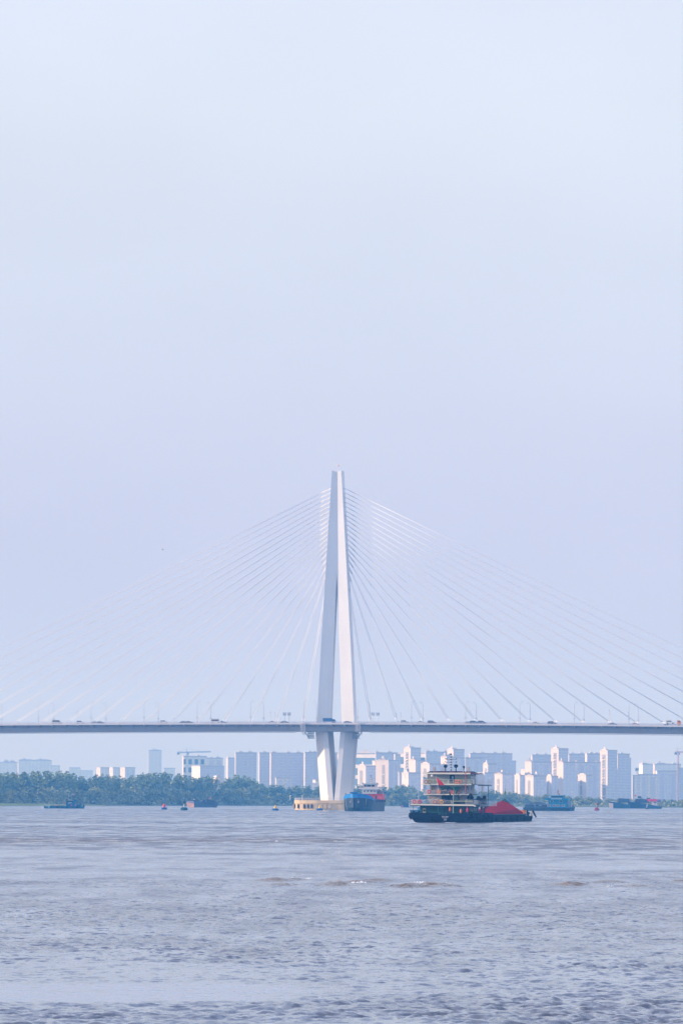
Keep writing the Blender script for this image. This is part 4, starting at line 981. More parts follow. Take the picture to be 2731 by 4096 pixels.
    for z, l, r2 in ((16.9, -1.5, 1.5), (16.1, -1.5, 0), (15.4, -1.4, 0)): m.tube([(x+l, 9, z), (x+r2, 9, z)], .05, 4)
    for dx, z in ((-1.5, 16.9), (-1.2, 16.9), (1.4, 16.9), (1.4, 16.0), (-1.5, 16.1), (-1.4, 15.4)): m.lathe([(.05, 0), (.12, .05), (.12, .35), (.05, .4)], 6, (x+dx, 9, z))
    m.build('yard_lights', mat('yard_steel', (.2, .22, .25), .5), t)
    for (x, s_, z) in ((-.3, .55, 15.1), (2.55, .6, 15.15), (4.7, .36, 14.9)):
        m = MB(); m.tube([(x, 7.5, 13.3), (x, 7.5, z)], .13, 6); m.lathe([(.08, -s_), (s_*.8, -s_*.5), (s_, 0), (s_*.75, s_*.6), (.08, s_*.75)], 12, (x, 7.5, z)); m.build('searchlight', blk, t)
    for x in (-3.3, 6.0): MB().box(x-.4, x+.35, 7, 7.7, 13.6, 14.9).build('roof_tank', tugw, t, bevel=.06)
    m = MB(); m.tube([(6.0, 2.6, 7.6), (6.0, 2.6, 13.5)], .11, 6); m.build('flagpole', mat('pole_red', (.35, .06, .06), .5), t)
    m = MB(); m.tube([(6.0, 2.6, 13.5), (6.0, 2.6, 17.6)], [.13, .09], 6); m.tube([(5.2, 2.6, 17.6), (6.8, 2.6, 17.6)], .07, 4); m.tube([(5.2, 2.6, 13.4), (6, 2.6, 14.4)], .05, 4); m.build('signal_mast', rail, t)
    m = MB(); m.tube([(-1.2, 2.5, 7.7), (-2.0, 2.5, 12.6)], .04, 5); m.build('flag_staff', rail, t)
    m = MB(); m.v = [(-1.95, 2.5, 12.15), (-1.3, 2.6, 9.95), (.35, 2.45, 10.0), (-.5, 2.35, 11.0), (-1.5, 2.3, 10.9)]; m.f = [(0, 1, 4), (0, 4, 3), (4, 1, 2), (4, 2, 3)]; m.build('flag', flagred, t)
    MB().lathe([(.04, 0), (.28, .1), (.28, .5), (.04, .6)], 10, (-3.6, 5.5, 12.2)).build('lamp', mat('lamp_white', (.85, .82, .8), .3), t)
    # dark gear on the boat deck at right
    MB().lathe([(.5, 0), (.75, .5), (.9, 1.8), (.05, 3.0)], 10, (6.3, 8.6, 5.0)).build('stack_cowl', blk, t)
    MB().lathe([(.5, 0), (.55, 1.6), (.45, 2.0), (.1, 2.1)], 10, (8.2, 10.5, 5.0)).build('vent_drum', blk, t)
    MB().prism([(6.2, 5.0), (6.3, 5.9), (8.5, 6.7), (9.9, 6.4), (10.1, 5.0)], 9, 13).build('tarpaulin_boat', mat('tarp_navy', (.012, .03, .05), .7, .2, 1), t)
    MB().lathe([(.1, 0), (.5, .3), (.5, .8), (.1, 1.0)], 10, (9.8, 10.5, 6.3)).build('winch_drum', blk, t)
    r_ = random.Random(2); m = MB()
    for k in range(16): m.tube([(9.2 + r_.uniform(-.5, 1.5), 3 + r_.uniform(0, 9), 4.4), (9.2 + r_.uniform(-.5, 1.5), 3 + r_.uniform(0, 9), 1.9 + r_.uniform(0, 1))], .09, 4)
    m.build('mooring_rope', mat('rope_dark', (.05, .04, .07), .9), t)
build_tug(tug)
# life rings hanging on the rails: things of their own
rings = [(-7.6+.0, 1.1, 5.55, 'red', 'red life ring on the lowest tug rail, leftmost'), (-6.15, 1.1, 5.55, 'red', 'red life ring on the lowest tug rail, second from left'),
 (-2.1, 1.1, 5.5, 'faded', 'faded life ring on the lowest tug rail right of the stair'), (-1.05, 1.1, 5.5, 'faded', 'faded life ring between a faded and a yellow one on the lowest rail'), (-.15, 1.1, 5.5, 'yellow', 'yellow-orange life ring on the lowest tug rail, rightmost of its row'),
 (-4.2, 4.4, 8.2, 'red', 'red life ring on the middle tug rail, leftmost'), (-1.5, 4.4, 8.2, 'orange', 'washed-out orange life ring on the middle tug rail beside the flower trough'), (2.2, 4.4, 8.15, 'red', 'red life ring left of the green ventilation funnel'), (4.0, 4.4, 8.15, 'faded', 'dull red life ring right of the green ventilation funnel'),
 (-5.0, 4.0, 10.9, 'brown', 'brown life ring on the top tug rail, leftmost'), (-4.1, 4.0, 10.9, 'brown', 'brown life ring on the top tug rail, second from left'), (3.4, 4.0, 10.9, 'orange', 'orange life ring on the top rail, left one of the right-hand pair'), (4.25, 4.0, 10.9, 'orange', 'orange life ring on the top rail, right one of the right-hand pair')]
RC = {'red': (.75, .04, .03), 'orange': (.85, .22, .06), 'yellow': (.85, .42, .02), 'faded': (.5, .2, .14), 'brown': (.42, .22, .08)}
TM = Matrix.Translation((tp.x, tp.y, 0)) @ Matrix.Rotation(CONV, 4, 'Z')
for x, y, z, c, lab in rings:
    o = MB().torus((0, 0, 0), .42, .125, 18, 8).build('life_ring', mat('ring_'+c, RC[c], .5, .05, 2), smooth=True)
    o.location = TM @ Vector((x, y - .15, z)); o.rotation_euler = (0, 0, CONV); tag(o, lab, 'life ring', 'life rings on the push tug')
# two barges ahead of the tug
def barge(loc, rz, L, B, zt, hm, label, tarp, tm, name='cargo_barge', ends=.18, endcol=None, tend=0.0, peak=.5, side_fend=True):
    t = thing(name, label, 'barge', loc, rz)
    def rg(z, ins, a, b): return [(-B/2 + ins, a, z), (B/2 - ins, a, z), (B/2 - ins, b, z), (-B/2 + ins, b, z)]
    MB().loft([rg(-.8, .3, 2.5, L - 4), rg(.1, .05, .9, L - 1.8), rg(zt*.75, 0, 0, L), rg(zt, 0, 0, L)]).build('hull', hm, t)
    boxp('coaming', hm, t, -B/2 + .7, B/2 - .7, 3.5, L - 5, zt + .003, zt + .55)
    # heap of cargo under the tarpaulin: ridge peaks near the middle
    n = 36; rows = []
    for i in range(n + 1):
        u = i / n; y = 4 + (L - 10 - tend) * u
        hgt = tarp * max(0.0, 1 - abs(u - peak) / (peak if u < peak else 1 - peak)) ** 1.05 + ends * 1
        z0 = zt + .56; ww = B/2 - .9
        j = .06 * math.sin(i * 2.3)
        rows.append([(-ww, y, z0), (-ww, y, z0 + .35*hgt + .25), (-ww*.5, y, z0 + .72*hgt + .25 + j), (0, y, z0 + hgt + .25 + j), (ww*.5, y, z0 + .74*hgt + .25 - j), (ww, y, z0 + .35*hgt + .25), (ww, y, z0)])
    MB().loft(rows).build('tarpaulin', tm, t)
    if side_fend:
        for k in range(6):
            y = 4 + (L - 8) * k / 5; MB().torus((B/2 + .15, y, zt - .6), .45, .18, 10, 6, axis='x').build('tyre_fender', tyre, t)
    return t
bp_ = ground(1972, 3289.0)
rtarp = mat('tarpaulin_red', (0.36, 0.001, 0.010), .9, .14, .12, bump=.6, spec=.03)
dirv = Vector((math.sin(-CONV), math.cos(CONV), 0)); rgt = Vector((math.cos(CONV), -math.sin(-CONV), 0))
bB = 10.4; b0 = Vector((bp_.x, bp_.y, 0)) - rgt * (bB / 2)
rb = barge((b0.x, b0.y, 0), CONV, 68, bB, 1.55, mat('hull_bluegrey', (.006, .02, .032), .8, .3, .4, streak=.3, streak_col=(.03, .04, .05), spec=.05), 'dark barge loaded with a heap under a crimson tarpaulin, pushed ahead of the big tug', 3.0, rtarp, ends=.55, peak=.83, tend=6)
boxp('end_board', mat('board_orange_sunlit', (.85, .2, .03), .6), rb, bB/2 - 1.9, bB/2 - .85, 57.2, 60.6, 2.1, 3.2)  # orange puts the sunlight on this end of the heap into the colour
boxp('end_post', mat('post_cream', (.75, .6, .35), .6), rb, bB/2 - 1.4, bB/2 - .7, 60.7, 61.4, 1.6, 3.2)
for (y, z, r2) in ((63.2, 3.0, .55), (66.2, 2.4, .5)): MB().lathe([(r2, 0), (r2*.9, .8), (r2*1.3, .9), (r2*1.2, 1.4), (.1, 1.5)], 10, (bB/2 - 1.2, y, z - 1.2)).build('mooring_winch', blk, rb)
MB().tube([(bB/2 + .1, 67.5, 3.0), (bB/2 + .9, 68.6, 1.2)], [.3, .2], 6).build('hanging_fender', tyre, rb)
boxp('corner_post', mat('post_cream', (.75, .6, .35), .6), rb, bB/2 - .35, bB/2 - .02, 66.8, 67.3, 1.56, 3.0)
for y in (50, 54): MB().lathe([(.28, 0), (.28, 1.1), (.4, 1.15), (.4, 1.35), (.1, 1.4)], 8, (-bB/2 + 2.0, y, 3.0)).build('bollard', blk, rb)
m = MB()
for k in range(26): m.tube([(bB/2 + .02, 5 + k*2.1, 1.55), (bB/2 + .02, 5 + k*2.1, 2.1)], .09, 4)
m.tube([(bB/2 + .02, 4, 2.1), (bB/2 + .02, 60, 2.1)], .1, 4); m.build('side_rail', mat('rail_darkteal', (.02, .06, .07), .6), rb)
lb = b0 - rgt * (bB + .6)
gt = mat('tarpaulin_darkgreen', (.012, .05, .05), .65, .2, .3)
db = barge((lb.x, lb.y, 0), CONV, 70, bB, 1.55, mat('hull_bluegrey', (.012, .035, .05)), 'dark barge mostly hidden behind the big tug, ahead of it on the left', 2.2, gt, ends=.5, peak=.55)
# pavilion-like shelter and mast poking up behind the crimson heap
sp = at(2017, 3215, 1650)
sh = thing('deck_shelter', 'dark upcurved roof shelter with a thin mast showing above the crimson tarpaulin', 'shelter', (sp.x, 1650, 0), R(-11))
MB().lathe([(2.6, 4.55), (2.3, 4.75), (1.5, 5.6), (.6, 6.1), (.15, 6.5)], 4).build('roof', gt, sh).rotation_euler = (0, 0, R(45))
for a in (-1, 1):
    for b in (-1, 1): MB().tube([(a*1.6, b*1.6, 0), (a*1.6, b*1.6, 4.8)], .12, 6).build('post', mat('post_brown', (.3, .2, .12), .7), sh)
MB().loft([[(-1.75, -1.75, 0), (1.75, -1.75, 0), (1.75, 1.75, 0), (-1.75, 1.75, 0)], [(-1.75, -1.75, 4.5), (1.75, -1.75, 4.5), (1.75, 1.75, 4.5), (-1.75, 1.75, 4.5)]]).build('wall', mat('shelter_wall', (.45, .33, .2), .7), sh)
for x, hh in ((-3.1, 4.6), (3.1, 4.6)): pass
m = MB(); m.tube([(.1, 0, 6.3), (.1, 0, 10.2)], [.07, .04], 5); m.lathe([(.08, 0), (.3, .4), (.3, .8), (.08, 1.2)], 8, (.12, 0, 7.6)); m.build('mast', mat('mast_olive', (.16, .2, .06), .6), sh)
# pontoon carrying that shelter
po = MB().loft([[(-4, -5, -.6), (4, -5, -.6), (4, 5, -.6), (-4, 5, -.6)], [(-4.3, -5.4, -.02), (4.3, -5.4, -.02), (4.3, 5.4, -.02), (-4.3, 5.4, -.02)]]).build('pontoon', blk, sh)

# ---- blue-topped cargo ship coming towards the viewer
def cargo_ship():
    g = ground(1432, 3245.0); HD = R(180 + 7) ; L = 76
    t = thing('cargo_ship', 'dark blue cargo ship with a bright blue bow band and white wheelhouse beside the pylon', 'cargo ship', (0, 0, 0), math.pi - R(7.5))
    # local: +y towards the bow (towards the viewer), x right of the ship
    bow = Vector((g.x, g.y, 0)); d = Matrix.Rotation(math.pi - R(7.5), 3, 'Z') @ Vector((0, 1, 0)); t.scale = (.94, .87, 1); t.location = bow - d * L * .87 - Vector((1.3, 0, 0))
    hm = mat('ship_hull', (0.006, 0.028, 0.055), .55, .12, .3, streak=.25, streak_col=(.10, .09, .09)); band = mat('ship_band', (0.003, 0.20, 0.55), .42, .06, .5)
    def ring(y, b, fl, zt, zl=-1.2, q=.0): return [(-b*fl, y, zl), (-b*(fl*.35+.65), y, 1.8), (-b, y, zt), (b, y, zt), (b*(fl*.35+.65), y, 1.8), (b*fl, y, zl)]
    rows = [ring(0, 5.6, .5, 6.6, 1.0), ring(3, 7.2, .75, 6.0), ring(10, 7.6, .97, 5.3), ring(30, 7.6, .98, 4.9), ring(55, 7.6, .98, 5.0), ring(64, 7.45, .94, 5.7), ring(69, 6.3, .86, 6.5), ring(73, 4.5, .78, 7.0), ring(75.6, 2.6, .68, 7.2), ring(76.8, 1.2, .5, 7.35)]
    rows = [[(x, y - (1.0 if z < 0 and y > 60 else 0) * (y - 60) * .18, z) for x, y, z in r] for r in rows]
    MB().loft(rows).build('hull', hm, t, smooth=False)
    # bow band (bulwark) following the same plan
    plan = [(55, 7.66, 5.0, 5.05), (60, 7.68, 5.4, 6.1), (64, 7.55, 5.6, 6.9), (69, 6.42, 6.0, 7.7), (73, 4.65, 6.3, 8.25), (75.7, 2.75, 6.45, 8.45), (77.0, 1.3, 6.5, 8.5)]
    v = []; 
    for s in (-1, 1):
        seq = [(s*b, y, z0, z1) for y, b, z0, z1 in plan]; v.append(seq)
    full = v[0] + v[1][::-1]; m = MB()
    for x, y, z0, z1 in full: m.v += [(x*.998, y, z0), (x*1.02, y + .08, z1), (x*.985, y - .15, z1), (x*.96, y - .2, z0)]
    n = len(full); m.f = [(4*i+a, 4*i+(a+1) % 4, 4*i+4+(a+1) % 4, 4*i+4+a) for i in range(n-1) for a in range(4)]
    m.build('bow_bulwark', band, t)
    boxp('foredeck', mat('foredeck_blue', (.01, .12, .28), .6), t, -5.2, 5.2, 58, 69, 6.0, 6.3)
    for x, nm in ((4.9, 1), (-4.4, 1)):   # draught lines
        MB().tube([(x*1.16, 71.6, 6.3), (x*1.1, 71.5, 3), (x*.98, 70.8, .6)], .1, 5).build('draught_line', mat('paint_pale', (.75, .62, .55), .6), t)
    for x, ya in ((2.5, 76.0), (-1.6, 76.8)):
        m = MB(); m.tube([(x, ya, 5.7), (x, ya, 4.3)], .12, 5); m.tube([(x-.5, ya, 4.7), (x, ya+.1, 4.1), (x+.5, ya-.3, 4.7)], .16, 5); m.build('anchor', mat('anchor_pale', (.45, .42, .42), .6), t)
    for x, y in ((6.0, 69.0), (3.4, 73.0), (2.8, 73.4)): MB().lathe([(.22, 0), (.22, 1.1), (.34, 1.15), (.1, 1.3)], 8, (x, y, 7.4)).build('bollard', rust, t)
    hh = boxp('forecastle_hatch', mat('hatch_teal', (.01, .10, .14), .5), t, -.3, 3.3, 66, 70, 6.4, 8.9); boxp('hatch_roof', band, hh, -.6, 3.7, 65.6, 70.4, 8.9, 9.3)
    for x in (.2, 1.5, 2.7): boxp('window', gls, hh, x-.3, x+.3, 70.01, 70.06, 7.9, 8.4)
    boxp('hatch_cover', mat('hatch_grey', (.16, .2, .24), .6), t, -5.6, 5.6, 22, 60, 5.0, 6.0)
    boxp('windlass', mat('windlass', (.2, .14, .16), .7), t, -3.6, -.9, 62, 66, 6.4, 8.2, bevel=.3)
    # aft: red base, white house, wheelhouse
    rd = mat('house_red', (0.80, 0.05, 0.04), .5, .06, .5)
    boxp('red_base', rd, t, -7.1, 4.4, 4, 15, 5.6, 8.5)
    h = boxp('white_house', whp, t, -3.9, 3.7, 6, 15.6, 8.5, 10.6)
    for x in (-2.9, -1.1, .7, 2.5): boxp('window', gls, h, x-.28, x+.28, 15.61, 15.67, 9.35, 10.15)
    boxp('door', mat('door_dark', (.02, .06, .06), .5), t, -4.0, -3.1, 15.01, 15.07, 5.7, 7.5)
    boxp('side_gear', mat('gear_grey', (.3, .3, .34), .6), t, -6.6, -4.2, 6, 11, 8.5, 10.2)
    MB().prism([(-5.9, 10.75), (-5.9, 11.5), (5.6, 11.5), (5.7, 10.95), (3.8, 10.6), (-4.2, 10.6)], 8, 16.6).build('bridge_wing', whp, t)
    railing([(-5.8, 8, 11.5), (-5.8, 16.4, 11.5), (5.5, 16.4, 11.5), (5.5, 8, 11.5)], .5, t, m=mat('rail_red', (.5, .2, .2), .5), bars=2)
    w_ = boxp('wheelhouse', whp, t, -3.6, 3.2, 9, 15, 11.5, 13.05)
    for a, b in ((-2.7, -1.2), (-.9, 1.3), (1.6, 2.8)): boxp('window', gls, w_, a, b, 15.01, 15.07, 12.0, 12.9)
    boxp('wheelhouse_roof', mat('roof_greyblue', (.45, .52, .56), .6), t, -4.1, 3.7, 8.4, 16, 13.06, 13.65, bevel=.05)
    for x in (-3.9, 3.5): boxp('roof_light', blk, t, x-.25, x+.25, 14, 14.6, 13.65, 14.0)
    ym = mat('mast_yellow', (.75, .42, .02), .5); m = MB(); m.tube([(-.5, 12, 13.6), (-.5, 12, 16.4)], [.22, .13], 6); m.build('mast', ym, t)
    m = MB(); m.tube([(-.5, 12, 16.4), (-.5, 12, 17.9)], .09, 6)
    for z in (14.7, 15.6, 16.5, 17.7): m.tube([(-1.3, 12, z), (.3, 12, z)], .06, 4)
    m.build('yards', blk, t)
    MB().tube([(2.6, 13, 13.6), (2.6, 13, 15.0)], .06, 5).build('antenna', rail, t)
    for k in range(6): y = 8 + k*8; MB().torus((-7.75, y, 5.0 - .0), .42, .2, 10, 6, axis='x').build('tyre_fender', tyre, t)
    for y in (1.2, 3.5): MB().lathe([(.2, 0), (.22, 1.0), (.35, 1.1), (.1, 1.2)], 8, (-5.6, y, 6.1)).build('stern_bollard', rust, t)
    railing([(-7.5, 55, 5.0), (-7.5, 16, 5.0)], .9, t, m=hm, step=3, bars=2, r=.06)
cargo_ship()

# ---- cyan pusher and its dark barge
cy = mat('push_cyan', (0.01, 0.36, 0.62), .45, .08, .6); cyd = mat('hull_steelblue', (0.02, 0.12, 0.22), .5, .2, .5)
def pusher():
    g = ground(2241, 3243.8); t = thing('push_boat', 'cyan push boat with stepped white-framed windows right of the dark barge', 'tugboat', (g.x - .6, g.y, 0), R(-7))
    def X(u): return (2090 + u / 7.127 - 2241) / 7.57
    def Z(v): return (3194.7 - (3150 + v / 7.127)) / 7.57 + 6.5
    hl = MB().prism([(X(700), -.6), (X(690), 1.6), (X(800), 1.75), (X(1290), 1.75), (X(1400), 1.9), (X(1478), 2.3), (X(1455), .5), (X(1440), -.6)], 0, 11).build('hull', cyd, t)
    for k in range(6): MB().tube([(X(880 + k*85), -.15, Z(600)), (X(930 + k*85), -.2, Z(655))], .22, 6).build('tyre_fender', tyre, t)
    MB().lathe([(.3, 0), (.4, .8), (.2, 1.5)], 8, (X(1455), 1, 1.9)).build('stern_fender', tyre, t)
    lo = boxp('lower_house', cy, t, X(700), X(1290), 2, 9, 1.7, Z(470))
    for u in (765, 910, 1030, 1172):
        f_ = boxp('window', whp, lo, X(u-50), X(u+50), 1.9, 1.99, Z(548), Z(485)); boxp('pane', mat('pane_grey', (.3, .28, .33), .3), f_, X(u-34), X(u+34), 1.84, 1.89, Z(537), Z(497))
    boxp('cabin_side', mat('side_grey', (.35, .42, .5), .5), t, X(1255), X(1385), 4, 9, 1.9, Z(390))
    md = boxp('middle_house', cy, t, X(745), X(1270), 2.6, 9, Z(468), Z(352))
    for u in (840, 1105):
        f_ = boxp('window', whp, md, X(u-46), X(u+46), 2.5, 2.59, Z(415), Z(370)); boxp('pane', gls, f_, X(u-30), X(u+30), 2.44, 2.49, Z(408), Z(377))
    boxp('window', whp, t, X(665), X(745), 2.2, 3.2, Z(465), Z(412))
    MB().prism([(X(632), Z(300)), (X(632), Z(345)), (X(745), Z(372)), (X(1270), Z(372)), (X(1318), Z(352)), (X(1322), Z(308)), (X(1190), Z(300))], 1.6, 8).build('bridge_wing', cy, t)
    wh = boxp('wheelhouse', cy, t, X(815), X(1190), 2.4, 9, Z(299), Z(240)); boxp('window', gls, wh, X(835), X(1145), 2.3, 2.39, Z(283), Z(246))
    boxp('name_board', mat('board_pale', (.45, .7, .8), .5), wh, X(825), X(1135), 1.5, 1.59, Z(340), Z(290))
    boxp('wheelhouse_roof', mat('roof_cyan', (.25, .65, .75), .5), t, X(800), X(1225), 1.8, 10, Z(239), Z(216))
    MB().tube([(X(1170), 5, Z(216)), (X(1195), 5, Z(200)), (X(1200), 5, 5.5)], .16, 6).build('exhaust', cyd, t)
    m = MB(); m.tube([(X(885), 4, Z(216)), (X(885), 4, Z(98))], .08, 5); m.tube([(X(1088), 4, Z(216)), (X(1088), 4, Z(110))], .1, 5); m.tube([(X(1052), 4, Z(98)), (X(1120), 4, Z(98))], .12, 4); m.build('antenna_mast', rail, t)
    for k in range(4): boxp('mast_stripe', whp if k % 2 else flagred, t, X(985), X(1030), 5, 5.3, Z(175) + k*.55, Z(175) + k*.55 + .5)
    MB().tube([(X(1045), 4, Z(216)), (X(1045), 4, Z(178))], .2, 6).build('radar_post', blk, t)
pusher()
g = ground(2150, 3243.4); L_ = 40
dbg = barge((g.x - 1.1, g.y + 2, 0), R(-4), L_, 13.5, 2.0, mat('hull_slate', (.10, .15, .20), .5, .2, .3), 'slate barge under a dark humped tarpaulin just left of the cyan push boat', 1.9, mat('tarpaulin_slate', (.02, .05, .09), .6, .2, .3), ends=.25, peak=.35)
boxp('pale_patch', mat('tarp_patch', (.55, .65, .7), .6), dbg, 1.6, 2.9, 3.2, 3.6, 2.7, 3.1); boxp('lamp', mat('lamp_white', (.85, .82, .8), .3), dbg, -1.2, -.8, 3.0, 3.4, 3.3, 3.7)
MB().tube([(-.3, -.1, 2), (-.3, -.1, 3.3)], .08).build('bow_post', rail, dbg)

# ---- moored barges at right
def moored(px0, px1, py, zt, label, m_, cargo=(), lit=None, cabin=None):
    g = ground((px0 + px1) / 2, py); sc = F / g.y; W = (px1 - px0) / sc
    t = thing('moored_barge', label, 'barge', (g.x, g.y, 0), R(-6))
    MB().prism([(-W/2 + .6, -.6), (-W/2, zt*.8), (-W/2 - .2, zt + .5), (-W*.1, zt), (W/2 - 1.5, zt*.62), (W/2, zt*.5), (W/2 - .3, -.6)], 0, 9).build('hull', m_, t)
    if lit:
        MB().loft([[(-W/2 + .55, 9.2, -.5), (-W/2 + .5, -.12, -.5), (-W/2 + lit, -.12, -.5), (-W/2 + lit, 0, -.5)], [(-W/2 - .25, 9.2, zt*.95), (-W/2 - .25, -.12, zt*.95), (-W/2 + lit, -.12, zt*.8), (-W/2 + lit, 0, zt*.8)]]).build('bow_plate', mat('bow_cream_sunlit', (.75, .58, .48), .6, .12, .8), t)  # cream sheet paints the sunlight falling on the bow face
    for (a, b, z0, z1, c) in cargo: MB().prism([(a*W - W/2, z0), (a*W - W/2 + .4, z1), (b*W - W/2 - .8, z1 - .3), (b*W - W/2, z0)], 1.5, 8).build('cargo_cover', c, t)
    return t, W, sc
slate = mat('cover_slate', (.04, .06, .11), .6, .2, .5); mh = mat('moored_hull', (.012, .07, .13), .5, .2, .4)
t1, W1, s1 = moored(2434, 2518, 3233.6, 4.2, 'moored barge with a sunlit cream bow plate, leftmost of the far right group', mh, [(.42, 1.0, 4.0, 7.0, slate), (.05, .38, 4.2, 4.9, whp)], lit=2.9)
for x, h_ in ((-6.8, 6.2), (-4.6, 5.9)): MB().tube([(x, 2, 4.2), (x, 2, h_)], .07).build('deck_post', rail, t1)
t2, W2, s2 = moored(2510, 2604, 3233.9, 4.1, 'middle moored barge with a red flag and grey cargo cover in the far right group', mat('moored_hull_deep', (.008, .05, .11), .5, .2, .4), [(.28, .88, 3.9, 6.7, slate), (.02, .2, 4.2, 5.3, mat('gear_pale', (.4, .45, .5), .6))])
m = MB(); m.tube([(-4.5, 2, 4), (-4.5, 2, 9.6)], .12, 5); m.tube([(-5.6, 2, 8.6), (-3.4, 2, 8.6)], .06, 4); m.build('mast', mat('mast_pink', (.6, .4, .4), .5), t2); flag(flagred, t2, -3.8, 2, 9.4, 1.3, .8)
MB().box(-1.6, .8, 3, 5, 7.2, 8.4).build('wheelhouse', slate, t2)
t3, W3, s3 = moored(2578, 2643, 3235.0, 2.6, 'low moored barge with a red-roofed white cabin in the far right group', mh, [])
boxp('cabin', whp, t3, -1.2, 2.6, 1.5, 7, 1.8, 5.0); MB().prism([(-4.0, 5.0), (-4.3, 6.6), (2.9, 6.5), (3.0, 5.0)], .8, 7.5).build('roof', mat('roof_pinkred', (.78, .03, .12), .5, .05, 1), t3)
boxp('window', gls, t3, .6, 1.8, 1.4, 1.49, 3.8, 4.4); boxp('side_screen', mat('screen_violet', (.16, .18, .38), .6), t3, 3.05, 4.9, 2, 7, 4.4, 6.3); boxp('lean_to', slate, t3, -4.6, -2.4, 2, 6, 6.65, 7.4)
MB().tube([(-.3, 3, 6.5), (-.3, 3, 9.8)], .1).build('mast', rail, t3)
for x in (1, 2.5, 4): MB().tube([(x, .8, 1.5), (x, .8, 3.2)], .06).build('deck_post', slate, t3)

# ---- low blue work boat on the left
def workboat():
    g = ground(260, 3234.0); t = thing('work_boat', 'low blue work boat with orange gear on deck at far left', 'boat', (g.x, g.y, 0), R(5)); s = 7.29
    def X(u): return (160 + u / 7.84 - 260) / s
    def Z(v): return (3186.2 - (3180 + v / 7.84)) / s + 6.5
    bl = mat('workboat_hull', (.01, .16, .30), .5, .2, .8)
    MB().prism([(X(170), -.4), (X(135), 1.0), (X(180), 1.2), (X(320), 1.15), (X(330), 1.35), (X(1390), 1.35), (X(1400), 1.1), (X(1370), -.4)], 0, 5).build('hull', bl, t)
    boxp('bow_plate', mat('bow_paleblue', (.3, .65, .75), .5), t, X(200), X(310), -.06, -.01, .35, 1.12)
    for u in (160, 240, 370, 540, 590, 700, 860, 1020, 1170): MB().torus((X(u), -.2, .75), .33, .15, 10, 6).build('tyre_fender', tyre, t)
    c = boxp('cabin', bl, t, X(820), X(1120), 1.2, 4.2, 1.35, Z(190)); boxp('roof', mat('cabin_roof', (.01, .08, .14), .6), t, X(815), X(1135), 1, 4.4, Z(190), Z(175)); boxp('funnel', bl, t, X(1060), X(1135), 2, 3.5, Z(190) + .26, Z(165) + .3)
    boxp('window', gls, c, X(850), X(1040), 1.1, 1.19, Z(225), Z(200)); MB().tube([(X(900), 1.0, Z(270)), (X(930), 1.0, Z(240)), (X(1000), 1.0, Z(243))], .14, 5).build('awning_rail', rail, c)
    boxp('deck_crate', mat('crate_orange', (.9, .25, .05), .6), t, X(500), X(555), 1.0, 1.8, 1.35, 1.75); boxp('deck_crate', mat('crate_tan', (.4, .3, .22), .6), t, X(570), X(610), 1.0, 1.8, 1.35, 1.95)
    for u, z in ((640, 1.9), (700, 1.75), (760, 1.85), (430, 1.8), (380, 1.55)): MB().lathe([(.3, 0), (.34, .2), (.1, z-1.35)], 8, (X(u), 2, 1.35)).build('deck_gear', slate, t)
    for u, z in ((990, 1.75), (1130, 1.85), (795, 2.75)): MB().torus((X(u), .95, z), .3, .12, 12, 6).build('life_ring_mount', mat('ring_pink', (.75, .06, .15), .5), t)
    for u in (1190, 1280): MB().lathe([(.7, 0), (.8, .7), (.5, 1.1), (.1, 1.2)], 10, (X(u), 2.5, 1.35)).build('winch', bl, t)
    MB().lathe([(.5, -.6), (.6, .3), (.2, 1.2)], 8, (X(1375), 1.5, 1.0)).build('bow_fender', tyre, t)
    m = MB(); m.tube([(X(905), 2.5, Z(175)), (X(905), 2.5, Z(-20))], .07, 5); m.build('antenna', mat('antenna_grey', (.5, .6, .7), .5), t)
    m = MB(); m.tube([(X(1015), 2.5, Z(175)), (X(1015), 2.5, Z(-60))], .07, 5); m.build('flag_staff', mat('antenna_grey', (.5, .6, .7), .5), t); flag(mat('flag_pale', (.85, .5, .5), .6), t, X(1015), 2.5, Z(-50), 1.1, .7)
workboat()
